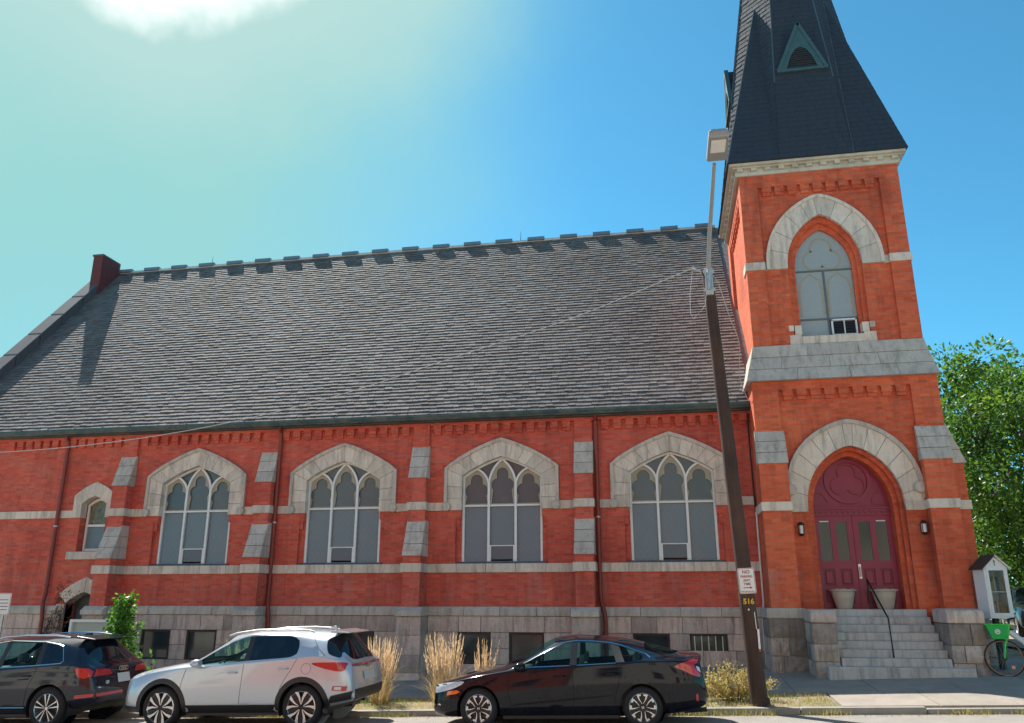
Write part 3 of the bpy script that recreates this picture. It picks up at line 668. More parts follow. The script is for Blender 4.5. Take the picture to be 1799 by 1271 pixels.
# stepped brick orders of the portal
def order(w0, h0, w1, h1, y, dep):
    o = sh(gothic(w0, 3.75, h0), TC); i = sh(gothic(w1, 3.75, h1), TC)
    O = [(TC-w0, -.2)] + o + [(TC+w0, -.2)]; I = [(TC-w1, -.2)] + i + [(TC+w1, -.2)]
    b = MB(); n = len(O)
    b.add([(x, y, z) for x, z in O] + [(x, y, z) for x, z in I] + [(x, y+dep, z) for x, z in I], [(k, k+1, n+k+1, n+k) for k in range(n-1)] + [(n+k, n+k+1, 2*n+k+1, 2*n+k) for k in range(n-1)])
    return b.build('portal_order', BM, church)
order(1.05, 1.50, .965, 1.41, YT+.13, .16); order(.965, 1.41, .87, 1.30, YT+.28, .34)
arch = strip([(TC-1.445, 4.0)] + P_OUT[1:-1] + [(TC+1.445, 4.0)], .09, YT-.13, YT-.05, MB()).build('portal_arch', M['capstone'], church)
ring_blocks(P_IN, P_OUT, 13, YT-.075, YT+.05, 'voussoir', M['limestone'], arch)
for s in (-1, 1):
    MB().box(min(TC+s*1.05, TC+s*1.46), max(TC+s*1.05, TC+s*1.46), YT-.08, YT+.05, 3.745-.0, 3.95).build('springer', M['limestone'], arch, bevel=.01)
    MB().lathe([(0, -.08), (.11, -.08), (.14, -.04), (.14, .05)], 16, (TC+s*1.40, YT-.10, 4.25), 'y').build('label_stop', M['capstone'], arch)
# timber tympanum and doors
YD = 20.20
door_poly = [(TC-.87, 3.88)] + [p for p in P_W if p[1] > 3.88] + [(TC+.87, 3.88)]
door = MB().prism(door_poly, YD, YD+.05).build('tympanum', M['maroon'], church)
def ring(cx, cz, r0, r1, y0, y1, a0=0, a1=360, n=32):
    b = MB(); full = a1-a0 >= 360
    for k in range(n):
        t0, t1 = R(a0+(a1-a0)*k/n), R(a0+(a1-a0)*(k+1)/n)
        b.prism([(cx+r0*math.cos(t0), cz+r0*math.sin(t0)), (cx+r1*math.cos(t0), cz+r1*math.sin(t0)), (cx+r1*math.cos(t1), cz+r1*math.sin(t1)), (cx+r0*math.cos(t1), cz+r0*math.sin(t1))], y0, y1)
    return b
ring(TC, 4.50, .44, .53, YD-.05, YD).build('roundel', M['maroon'], door)
for a in (90, 210, 330):
    ring(TC+.20*math.cos(R(a)), 4.50+.20*math.sin(R(a)), .185, .215, YD-.035, YD, a-118, a+118, 20).build('trefoil_moulding', M['maroon'], door)
for s in (-1, 1): strip(sh([(s*.80, 3.95), (s*.78, 4.25), (s*.60, 4.22), (s*.52, 4.10), (s*.48, 3.98), (s*.80, 3.95)], TC), .03, YD-.025, YD, MB()).build('spandrel_moulding', M['maroon'], door)
strip(sh(gothic(.845, 3.75, 1.26), TC), .05, YD-.03, YD, MB()).build('arched_moulding', M['maroon'], door)
tr = MB().box(TC-.87, TC+.87, YD-.07, YD+.05, 3.70, 3.88).build('transom', M['maroon'], church)
MB().box(TC-.87, TC+.87, YD-.11, YD-.07, 3.845, 3.88).build('transom_cornice', M['maroon'], tr)
for k in range(14):
    x_ = TC-.80+k*.123
    MB().prism([(x_-.05, 3.80), (x_, 3.735), (x_+.05, 3.80)], YD-.09, YD-.07).build('chevron', M['maroon_dark'], tr)
M['door_glass'] = mat('dark green door glass', (.03,.042,.038), .12, .4, 20, spec=.6)
for s in (-1, 1):
    x0, x1 = (TC-.87, TC-.004) if s < 0 else (TC+.004, TC+.87)
    leaf = MB().box(x0, x1, YD, YD+.05, 1.62, 3.70).build('door_leaf', M['maroon_dark'], church)
    w = x1-x0; bars = MB()
    for u0, u1 in ((0, .14), (.43, .57), (.86, 1)): bars.box(x0+w*u0, x0+w*u1, YD-.03, YD-.001, 1.62, 3.70)
    for u0, u1 in ((.14, .43), (.57, .86)):
        for z0, z1 in ((1.62, 1.75), (2.02, 2.12), (2.50, 2.68), (3.56, 3.70)): bars.box(x0+w*u0, x0+w*u1, YD-.03, YD-.001, z0, z1)
    bars.build('stiles', M['maroon'], leaf)
    for u0, u1 in ((.14, .43), (.57, .86)):
        MB().box(x0+w*u0, x0+w*u1, YD-.012, YD-.001, 2.68, 3.56).build('glass_pane', M['door_glass'], leaf)
        MB().prism([(x0+w*u0+.05, 2.17), (x0+w*u1-.05, 2.17), (x0+w*u1-.05, 2.45), (x0+w*u0+.05, 2.45)], YD-.025, YD-.001).build('raised_panel', M['maroon'], leaf, bevel=.012)
        MB().box(x0+w*u0+.04, x0+w*u1-.04, YD-.02, YD-.001, 1.78, 2.0).build('raised_panel', M['maroon'], leaf, bevel=.012)
    if s < 0: MB().box(x0+w*.17, x0+w*.40, YD-.034, YD-.030, 3.56, 3.585).build('notice_strip', M['white_paint'], leaf)
    if s > 0:
        MB().box(x0+w*.60, x0+w*.83, YD-.034, YD-.030, 3.56, 3.585).build('notice_strip', M['white_paint'], leaf)
        MB().box(x0+.02, x0+.075, YD-.045, YD-.03, 2.28, 2.60).tube([(x0+.047, YD-.05, 2.32), (x0+.047, YD-.10, 2.36), (x0+.047, YD-.10, 2.50), (x0+.047, YD-.05, 2.54)], .012, 8).build('door_handle', M['silver'], leaf)
# lower stage: pilasters, corner buttresses, bands
pil = MB().box(2.22, 2.82, YT-.085, YT-.002, 1.0, 6.84).box(5.77, 6.37, YT-.085, YT-.002, 1.0, 6.84).box(2.82, 5.77, YT-.085, YT-.002, 6.63, 6.84).build('corner_pilasters', BM, church)
corbel_t = MB().box(-.115, .115, -.08, 0, .09, .255).box(-.10, .10, -.05, 0, .0, .088).mesh('corbel', BM)
for k in range(9): instance(corbel_t, 'corbel', pil, (2.82+.055+(k+.5)*.316, YT-.002, 6.385))
def tbutt(x0, x1, yf):
    b = MB().box(x0, x1, yf, YT-.086, .4, 4.86).box(x0, x1, YT-.14, YT-.086, 4.86, 5.66).build('tower_buttress', BM, church)
    for k in range(3):
        z0, z1 = 4.83+.27*k, 4.83+.27*(k+1); y0, y1 = yf-.03+(YT-.10-yf)*k/3, yf-.03+(YT-.10-yf)*(k+1)/3
        MB().prism([(y0-.012, z0+.004), (y1-.004, z1-.004), (YT-.09, z1-.004), (YT-.09, z0+.004)], x0-.025, x1+.025, 'x').build('weathering_slab', M['capstone'], b, bevel=.007)
    MB().box(x0-.03, x1+.03, yf-.04, YT-.09, 3.75, 3.955).build('band_stone', M['limestone'], b, bevel=.012)
    return b
bl = tbutt(2.20, 2.83, 19.24); br = tbutt(5.74, 6.34, 19.24)
rs = MB().box(6.372, 6.68, YT+.03, YT+.75, .3, 4.80).box(6.372, 6.42, YT+.03, YT+.75, 4.8, 5.7).build('tower_buttress', BM, church)
for k in range(3):
    z0, z1 = 4.78+.305*k, 4.78+.305*(k+1); x0, x1 = 6.74-.32*k/3, 6.74-.32*(k+1)/3
    MB().prism([(x0+.012, z0+.004), (x1, z1-.004), (6.375, z1-.004), (6.375, z0+.004)], YT, YT+.78).build('weathering_slab', M['capstone'], rs, bevel=.007)
MB().box(6.375, 6.72, YT, YT+.79, 3.75, 3.955).build('band_stone', M['limestone'], rs, bevel=.012)
for x0, x1 in ((2.86, TC-1.47), (TC+1.47, 5.71)): MB().box(x0, x1, YT-.05, YT-.004, 3.75, 3.955).build('band_stone', M['limestone'], tower, bevel=.008)
MB().box(2.17, 2.215, YT-.05, 20.5, 3.75, 3.955).build('band_stone', M['limestone'], tower, bevel=.008)
# plinth of the tower and cheek walls of the steps
tp = MB().box(2.14, 2.88, 19.20, YT+.9, -.2, 1.44).box(5.66, 6.42, 19.20, YT, -.2, 1.44).box(6.38, 6.70, YT-.02, YT+.8, -.2, 1.44).box(2.88, 5.66, YT+.0, YT+.12, -.2, .5).build('tower_plinth', M['mortar'], church)
for x0, x1, y0, y1 in ((2.08, 2.90, 19.14, 20.4), (5.62, 6.46, 19.14, YT), (6.38, 6.76, YT-.02, YT+.85)):
    MB().box(x0, x1, y0, y1, 1.425, 1.645).build('plinth_cap', M['capstone'], tp, bevel=.025)
for ri, (z0, z1) in enumerate(((1.03, 1.42), (.66, 1.03), (.24, .66))):
    e = [2.12, 2.12+(.42 if ri % 2 else .76), 2.88] if ri % 2 else [2.12, 2.88]
    e = [2.12, 2.88] if ri == 0 else [2.12, 2.50, 2.88] if ri == 1 else [2.12, 2.36, 2.88]
    for a, b_ in zip(e, e[1:]): rockface(a, b_, 19.17, z0, z1, M['rubble_dark'], tp, amp=.05)
    rockface(6.42, 6.74, YT-.05, z0, z1, M['rubble_dark'], tp, amp=.04)
    o = rockface(-.6, .6, 0, z0, z1, M['rubble_dark'], tp, amp=.03, dep=.04); o.matrix_parent_inverse = Matrix.Identity(4)
    o.matrix_basis = Matrix.Translation((2.11, 19.80, 0)) @ Matrix.Rotation(-math.pi/2, 4, 'Z')
def cheek(x0, x1, yf, inner):
    cw = MB().box(x0+.03, x1-.03, yf+.05, 19.2, -.2, 1.36).build('step_wall', M['mortar'], church)
    MB().prism([(yf-.03, 1.37), (19.13, 1.37), (19.13, 1.63), (yf+.03, 1.63), (yf-.03, 1.55)], x0-.02, x1+.02, 'x').build('cap_stone', M['rubble'], cw, bevel=.03)
    for ri, (z0, z1) in enumerate(((.96, 1.365), (.62, .96), (.28, .62), (.05, .28))):
        split = [x0, x1] if x1-x0 < .6 else [x0, x0+(x1-x0)*(.36 if ri % 2 else .6), x1]
        for a, b_ in zip(split, split[1:]): rockface(a, b_, yf, z0, z1, M['rubble_dark'], cw, amp=.05)
        L_ = 19.15-yf; s_ = inner
        cuts = [-L_/2, random.uniform(-.2, .2), L_/2]
        for a, b_ in zip(cuts, cuts[1:]):
            o = rockface(a, b_, 0, z0, z1, M['rubble_dark'], cw, amp=.03, dep=.05); o.matrix_parent_inverse = Matrix.Identity(4)
            o.matrix_basis = Matrix.Translation((x0-.0 if s_ < 0 else x1, (yf+19.15)/2, 0)) @ Matrix.Rotation(s_*math.pi/2, 4, 'Z')
cheek(2.86, 3.34, 18.22, -1); cheek(5.46, 6.12, 18.22, -1)
steps = MB().box(3.36, 5.44, 19.3, YD+.3, .2, 1.40).build('entrance_steps', M['mortar'], church)
MB().box(3.06, 5.78, 17.98, 18.6, .1, .545).build('step', M['step'], steps, bevel=.02)
for k in range(1, 8):
    z1 = .545+.1535*k; y0 = 18.22+.205*(k-1)
    MB().box(3.365, 5.435, y0, (y0+.5) if k < 7 else YD+.2, z1-.16, z1).build('step', M['step'], steps, bevel=.014)
# stone weathering between the two stages
wt = MB().box(2.4, 6.2, YT+.1, TB, 6.85, 7.78).build('stage_weathering', M['capstone'], church)
lev = [(6.845, 2.10, 6.42, 19.40), (7.16, 2.18, 6.37, 19.52), (7.48, 2.27, 6.31, 19.62), (7.80, 2.34, 6.27, 19.70)]
for k in range(3):
    (z0, xa0, xb0, y0), (z1, xa1, xb1, y1) = lev[k], lev[k+1]; z1 -= .006
    us = [0] + sorted(random.uniform(.15, .9) if False else v for v in ((.27, .55, .8), (.18, .45, .72), (.33, .62))[k]) + [1]
    for u0, u1 in zip(us, us[1:]):
        g = .0008; q0, q1 = [xa0+(xb0-xa0)*(u+d) for u, d in ((u0, g if u0 else 0), (u1, -g if u1 < 1 else 0))], [xa1+(xb1-xa1)*(u+d) for u, d in ((u0, g if u0 else 0), (u1, -g if u1 < 1 else 0))]
        o_ = .012 if k else .03
        MB().add([(q0[0], y0-o_, z0), (q0[1], y0-o_, z0), (q0[1], YT+.12, z0), (q0[0], YT+.12, z0), (q1[0], y1, z1), (q1[1], y1, z1), (q1[1], YT+.12, z1), (q1[0], YT+.12, z1)], BOXF).build('weathering_slab', M['capstone'], wt, bevel=.008)
    MB().add([(xa0, YT+.125, z0), (2.45, YT+.125, z0), (2.45, TB, z0), (xa0, TB, z0), (xa1, YT+.125, z1), (2.45, YT+.125, z1), (2.45, TB, z1), (xa1, TB, z1)], BOXF).build('weathering_slab', M['capstone'], wt, bevel=.008)
# upper stage
U0, U1 = 2.36, 6.25; UC = 4.25
W_G = sh(gothic(.68, 9.80, 1.10, 14, 1.3, 2.3), UC); W_I = sh(gothic(.885, 9.80, 1.42, 14, 1.3, 2.3), UC); W_O = sh(gothic(1.36, 9.80, 1.93, 14, 1.4, 2.4), UC)
hole = [(UC-.885, 8.0), (UC+.885, 8.0)] + W_I[::-1]
up = MB().holed([(2.80, 7.79), (5.78, 7.79), (5.78, 12.45), (2.80, 12.45)], [hole], YU, .12)
up.box(U0, 2.80, YU-.09, YU+.4, 7.8, 12.45).box(5.78, U1, YU-.09, YU+.4, 7.8, 12.45).box(2.80, 5.78, YU-.09, YU-.003, 12.10, 12.45)
up.box(U0+.09, U0+.2, YU+.4, TB, 7.8, 12.45).box(U1-.2, U1-.09, YU+.4, TB, 7.8, 12.45).box(U0, U0+.2, TB-.5, TB, 7.8, 12.45).box(U0, U0+.085, YU+.4, TB-.5, 12.1, 12.45).box(U0+.2, U1-.2, TB-.1, TB, 7.8, 12.45)
upper = up.build('belfry_wall', BM, church)
for k in range(9): instance(corbel_t, 'corbel', upper, (2.80+.07+(k+.5)*.315, YU-.003, 11.86))
for k in range(9): instance(corbel_t, 'corbel', upper, (U0+.09, YU+.55+(k+.5)*.33, 11.86), (0, 0, R(-90)))
b = MB(); O = [(UC-.885, 7.9)] + W_I + [(UC+.885, 7.9)]; I = [(UC-.68, 7.9)] + W_G + [(UC+.68, 7.9)]; mid = [((a[0]+c[0])/2, (a[1]+c[1])/2) for a, c in zip(O, I)]; n = len(O)
for A, B, y in ((O, mid, YU+.10), (mid, I, YU+.18)):
    b.add([(x, y, z) for x, z in A] + [(x, y, z) for x, z in B] + [(x, y+.14, z) for x, z in B], [(k, k+1, n+k+1, n+k) for k in range(n-1)] + [(n+k, n+k+1, 2*n+k+1, 2*n+k) for k in range(n-1)])
bw = b.build('belfry_window', BM, church)
ring_blocks(W_I, W_O, 11, YU-.075, YU+.04, 'voussoir', M['limestone'], bw)
strip(W_O, .08, YU-.12, YU-.06, MB()).build('hood_mould', M['limestone'], bw)
M['frosted'] = stained('pale storm glazing', (.44,.52,.51), (.50,.55,.53), (.53,.55,.49), .35, .0)
YG = YU+.26
for nm_, poly in (('pane', [(UC-.68, 9.82), (UC+.68, 9.82)] + [p for p in W_G[::-1] if p[1] > 9.83]), ('pane', [(UC-.68, 8.53), (UC-.02, 8.53), (UC-.02, 9.78), (UC-.68, 9.78)]), ('pane', [(UC+.02, 8.53), (UC+.68, 8.53), (UC+.68, 9.78), (UC+.02, 9.78)]), ('pane', [(UC-.68, 8.0), (UC-.02, 8.0), (UC-.02, 8.49), (UC-.68, 8.49)])):
    MB().prism(poly, YG, YG+.01).build(nm_, M['frosted'], bw)
M['lead_bar'] = mat('grey glazing bar', (.13,.16,.17), .5, .2, 8)
MB().box(UC-.68, UC+.68, YG-.03, YG+.012, 9.78, 9.82).build('glazing_bar', M['lead_bar'], bw)
MB().box(UC-.02, UC+.02, YG-.03, YG+.012, 8.0, 9.78).build('glazing_bar', M['lead_bar'], bw)
MB().box(UC-.68, UC+.68, YG-.035, YG+.013, 8.49, 8.53).build('glazing_bar', M['lead_bar'], bw)
for s in (-1, 1):
    strip(sh([(s*.07, 8.6), (s*.07, 9.3), (s*.12, 9.55), (s*.33, 9.72), (s*.55, 9.55), (s*.61, 9.3), (s*.61, 8.6)], UC), .05, YG-.008, YG-.001, MB()).build('inner_tracery', M['tan_wood'], bw)
for a in (90, 210, 330): ring(UC+.22*math.cos(R(a)), 10.20+.22*math.sin(R(a)), .23, .28, YG-.008, YG-.001, a-112, a+112, 18).build('inner_tracery', M['tan_wood'], bw)
lv = MB().box(UC+.04, UC+.64, YG-.10, YG-.06, 8.03, 8.08).box(UC+.04, UC+.08, YG-.10, YG-.02, 8.08, 8.46).box(UC+.60, UC+.64, YG-.10, YG-.02, 8.08, 8.46).box(UC+.04, UC+.64, YG-.10, YG-.02, 8.43, 8.47).box(UC+.33, UC+.355, YG-.09, YG-.03, 8.08, 8.43).build('vent_unit', M['white_paint'], bw)
MB().box(UC+.08, UC+.60, YG-.03, YG-.02, 8.06, 8.45).build('vent_back', M['black_iron'], bw)
for k in range(8):
    z = 8.10+k*.041
    MB().prism([(YG-.085, z), (YG-.04, z+.03), (YG-.035, z+.03), (YG-.08, z)], UC+.08, UC+.60, 'x').build('louvre', M['dark_sill'], bw)
MB().box(UC-.72, UC+.72, YU-.06, YU+.3, 7.80, 8.0).build('sill', M['limestone'], bw, bevel=.012)
for s in (-1, 1):
    MB().box(min(UC+s*.72, UC+s*1.0), max(UC+s*.72, UC+s*1.0), YU-.04, YU+.2, 7.80, 8.05).build('jamb_stone', M['limestone'], bw, bevel=.01)
    MB().box(min(UC+s*.70, UC+s*.86), max(UC+s*.70, UC+s*.86), YU-.03, YU+.25, 8.055, 8.30).build('jamb_stone', M['limestone'], bw, bevel=.01)
    MB().box(min(UC+s*.88, UC+s*1.0), max(UC+s*.88, UC+s*1.0), YU-.02, YU+.1, 8.16, 8.31).build('jamb_stone', M['limestone'], bw, bevel=.01)
for x0, x1, yf in ((U0-.03, 2.82, YU-.13), (2.82, UC-1.36, YU-.04), (UC+1.36, 5.76, YU-.04), (5.76, U1+.03, YU-.13)): MB().box(x0, x1, yf, YU+.02, 9.79, 10.0).build('band_stone', M['limestone'], upper, bevel=.01)
MB().box(U0-.03, U0+.2, YU+.03, YU+.42, 9.79, 10.0).build('band_stone', M['limestone'], upper, bevel=.01)
# cornice with brackets
cn = MB().box(2.27, 6.33, 19.64, TB, 12.44, 12.54).box(2.20, 6.37, 19.55, TB, 12.62, 12.66).box(2.12, 6.44, 19.47, TB+.05, 12.66, 12.73).build('cornice', M['cream'], church, bevel=.01)
br_ = MB().box(-.07, .07, -.085, .0, 0, .075).mesh('bracket', M['cream'])
MB().box(2.285, 6.315, 19.66, TB, 12.54, 12.62).build('cornice_frieze', M['cream'], cn)
for k in range(12): instance(br_, 'bracket', cn, (2.40+k*.345, 19.655, 12.542))
for k in range(11): instance(br_, 'bracket', cn, (2.28, 19.95+k*.36, 12.542), (0, 0, R(-90)))
# broach spire
SA, SZ, SH_ = 2.20, 12.735, 14.5; SX, SY = 4.28, 19.42+2.20; ZBR = 5.6
ct = .41421*SA
def octp(k, h):
    """corner k of the octagon at height h"""
    r = SA*(1-h/SH_)/math.cos(R(22.5)); a = R(-90-22.5+45*k); return Vector((SX+r*math.cos(a), SY+r*math.sin(a), SZ+h))
top = Vector((SX, SY, SZ+SH_)); sp = MB(); faces3 = []
for k in range(8): faces3.append((octp(k, 0), octp(k+1, 0), top))
core = MB()
for f in faces3: core.add(f, [(0,1,2)])
br_f = []
for sx, sy in ((-1,-1),(1,-1),(1,1),(-1,1)):
    C = Vector((SX+sx*SA, SY+sy*SA, SZ)); r = SA*(1-ZBR/SH_)/math.sqrt(2); T = Vector((SX+sx*r, SY+sy*r, SZ+ZBR))
    A = Vector((SX+sx*ct, SY+sy*SA, SZ)); B = Vector((SX+sx*SA, SY+sy*ct, SZ))
    core.add((A, C, T), [(0,1,2)]); core.add((C, B, T), [(0,1,2)]); br_f += [(A, C, T), (C, B, T)]
core.add([(SX-SA, SY-SA, SZ), (SX+SA, SY-SA, SZ), (SX+SA, SY+SA, SZ), (SX-SA, SY+SA, SZ)], [(0,1,2,3)])
spire = core.build('spire', M['spire_shingle'], church)
# shingle courses laid over each spire face
cov = MB()
def cover(tri, expo=.16):
    a, b, c = tri; nrm_ = (b-a).cross(c-a).normalized()
    if nrm_.dot(((a+b+c)/3) - Vector((SX, SY, ((a+b+c)/3).z))) < 0: nrm_ = -nrm_
    hmax = max(a.z, b.z, c.z); h = min(a.z, b.z)
    if abs(c.z-a.z) < .01: return
    def edge(p, q, z): t = (z-p.z)/(q.z-p.z); return p + (q-p)*t
    while h < min(hmax, SZ+9.2) - .02:
        h1 = min(h+expo*1.05, hmax-.005)
        l0, r0, l1, r1 = edge(a, c, h), edge(b, c, h), edge(a, c, h1), edge(b, c, h1)
        w = (r0-l0).length; n = max(1, int(w/.22)); off = random.random()*.5
        us = sorted({0.0, 1.0, *[clamp((k+off)/n, 0, 1) for k in range(n)]})
        for u0, u1 in zip(us, us[1:]):
            if u1-u0 < .02: continue
            g = .004/max(w, .1); th = random.choice((.004, .006, .008)); dr = random.choice((0, 0, .004))
            p0, p1, q0, q1 = l0.lerp(r0, u0+g), l0.lerp(r0, u1-g), l1.lerp(r1, u0+g), l1.lerp(r1, u1-g)
            e = (q0-p0).normalized()*dr
            cov.add([p0-e+nrm_*.003, p1-e+nrm_*.003, q1+nrm_*.001, q0+nrm_*.001, p0-e+nrm_*(th+.006), p1-e+nrm_*(th+.006), q1+nrm_*.006, q0+nrm_*.006], BOXF)
        h += expo
for k, f in enumerate(faces3):
    if k in (0, 1, 7, 6): cover(f)
for i in (0, 1, 2, 3, 7, 6): 
    A, C, T = br_f[i]; 
    if abs(A.z-C.z) < 1e-6: cover((A, C, T))
co = cov.build('shingle_courses', M['spire_shingle'], spire); co['kind'] = 'stuff'
M['copper'] = mat('green flashing', (.06,.115,.12), .55, .3, 5, metal=.2)
M['lead'] = mat('hip flashing', (.11,.125,.145), .5, .3, 4, metal=.3)
for k in (0, 1, 7): MB().tube([octp(k, 2.5), octp(k, SH_*.98)], .02, 6).build('hip_flashing', M['lead'], spire)
for T_, C_ in ((br_f[0][2], br_f[0][1]), (br_f[2][2], br_f[2][0])): MB().tube([C_, T_], .018, 6).build('hip_flashing', M['lead'], spire)
def lucarne(rot):
    """gabled louvre dormer; built facing -Y at the spire axis, then turned"""
    h0, hw, hh = 2.85, .60, 1.42
    yb = -SA*(1-h0/SH_); yf = yb-.06; yk = -SA*(1-(h0+hh)/SH_)+.1
    lo = []
    d = MB().prism([(-hw, 0), (hw, 0), (0, hh)], yf+.05, yk+.55)
    o1 = (d, 'dormer', M['spire_shingle'])
    rake = MB(); strip([(-hw-.03, -.02), (0, hh+.03)], .09, yf-.02, yf+.10, rake); strip([(hw+.03, -.02), (0, hh+.03)], .09, yf-.02, yf+.10, rake); rake.box(-hw-.06, hw+.06, yf-.03, yf+.10, -.06, .0)
    face = MB().holed([(-hw+.02, .01), (hw-.02, .01), (0, hh-.04)], [[(-.40, .05), (.40, .05), (.27, .42), (.14, .62), (0, .70), (-.14, .62), (-.27, .42)]], yf, .05)
    arr = [o1, (rake, 'rake_board', M['copper']), (face, 'gable_board', M['copper'])]
    for k in range(9):
        z = .07+k*.068; w = .40-.33*(z/.42)*.39 if z < .42 else .27-(z-.42)*.75
        if w > .04: arr.append((MB().prism([(yf+.0, z), (yf+.045, z+.05), (yf+.05, z+.05), (yf+.008, z)], -w, w, 'x'), 'louvre', M['lead']))
    root = None
    mtx = Matrix.Translation((SX, SY, SZ+h0)) @ Matrix.Rotation(rot, 4, 'Z')
    for b, nm_, m in arr:
        b.v = [tuple(mtx @ Vector(p)) for p in b.v]
        o = b.build(nm_, m, church if root is None else root)
        if root is None: root = o
lucarne(0); lucarne(-math.pi/2)

# ------------------------------------------------------------------ cars
def paint(name, col, metal=.0, rough=.28, coat=1.0, spec=.5):
    m, nt, b = new_mat(name)
    p = lpos(nt)
    dust = ramp(nt, noise(nt, p, 2.2, 6, .7), [(.35, (0,)*3), (.85, (.035,)*3)])
    c = mixc(nt, dust, col, (.30,.27,.23))
    nt.links.new(c, b.inputs['Base Color'])
    b.inputs['Metallic'].default_value = metal; b.inputs['Roughness'].default_value = rough
    b.inputs['Coat Weight'].default_value = coat; b.inputs['Coat Roughness'].default_value = .02; b.inputs['Specular IOR Level'].default_value = spec
    return m
M['tyre'] = mat('tyre rubber', (.016,.016,.017), .8, .3, 20, .1, 80, local=True)
M['rim'] = mat('machined alloy', (.62,.62,.62), .25, .08, 8, metal=.9, local=True)
M['rim_dark'] = mat('dark alloy', (.03,.03,.034), .35, .2, 8, metal=.5, local=True)
M['trim'] = mat('black plastic trim', (.020,.021,.024), .5, .2, 20, local=True)
M['seam'] = mat('panel gap', (.006,.006,.007), .9, .1, 5)
M['chrome'] = mat('chrome trim', (.75,.76,.78), .1, .05, 5, metal=1)
M['seat'] = mat('dark seat cloth', (.05,.048,.045), .9, .3, 20, local=True)
M['seat_grey'] = mat('grey seat cloth', (.16,.15,.14), .9, .3, 20, local=True)
M['plate'] = mat('number plate', (.55,.58,.56), .4, .2, 30, local=True)
M['amber'] = mat('amber marker lens', (.75,.13,.015), .15, .1, 20, spec=.8, coat=1, local=True)
M['lamp_white'] = mat('clear lamp lens', (.55,.58,.60), .12, .25, 14, spec=.8, coat=1, local=True)
m_, nt_, b_ = new_mat('red lamp lens'); c_ = mixc(nt_, noise(nt_, lpos(nt_), 25, 3), (.30,.006,.010), (.62,.025,.03)); nt_.links.new(c_, b_.inputs['Base Color']); b_.inputs['Roughness'].default_value = .12; b_.inputs['Coat Weight'].default_value = 1; M['lamp_red'] = m_
M['glass_teal'] = glass_mat('light tinted car glass', (.02,.03,.035), .16, .02, (.58,.90,.90))
M['glass_dark'] = glass_mat('privacy glass', (.008,.010,.018), .80, .02, (.10,.13,.18))

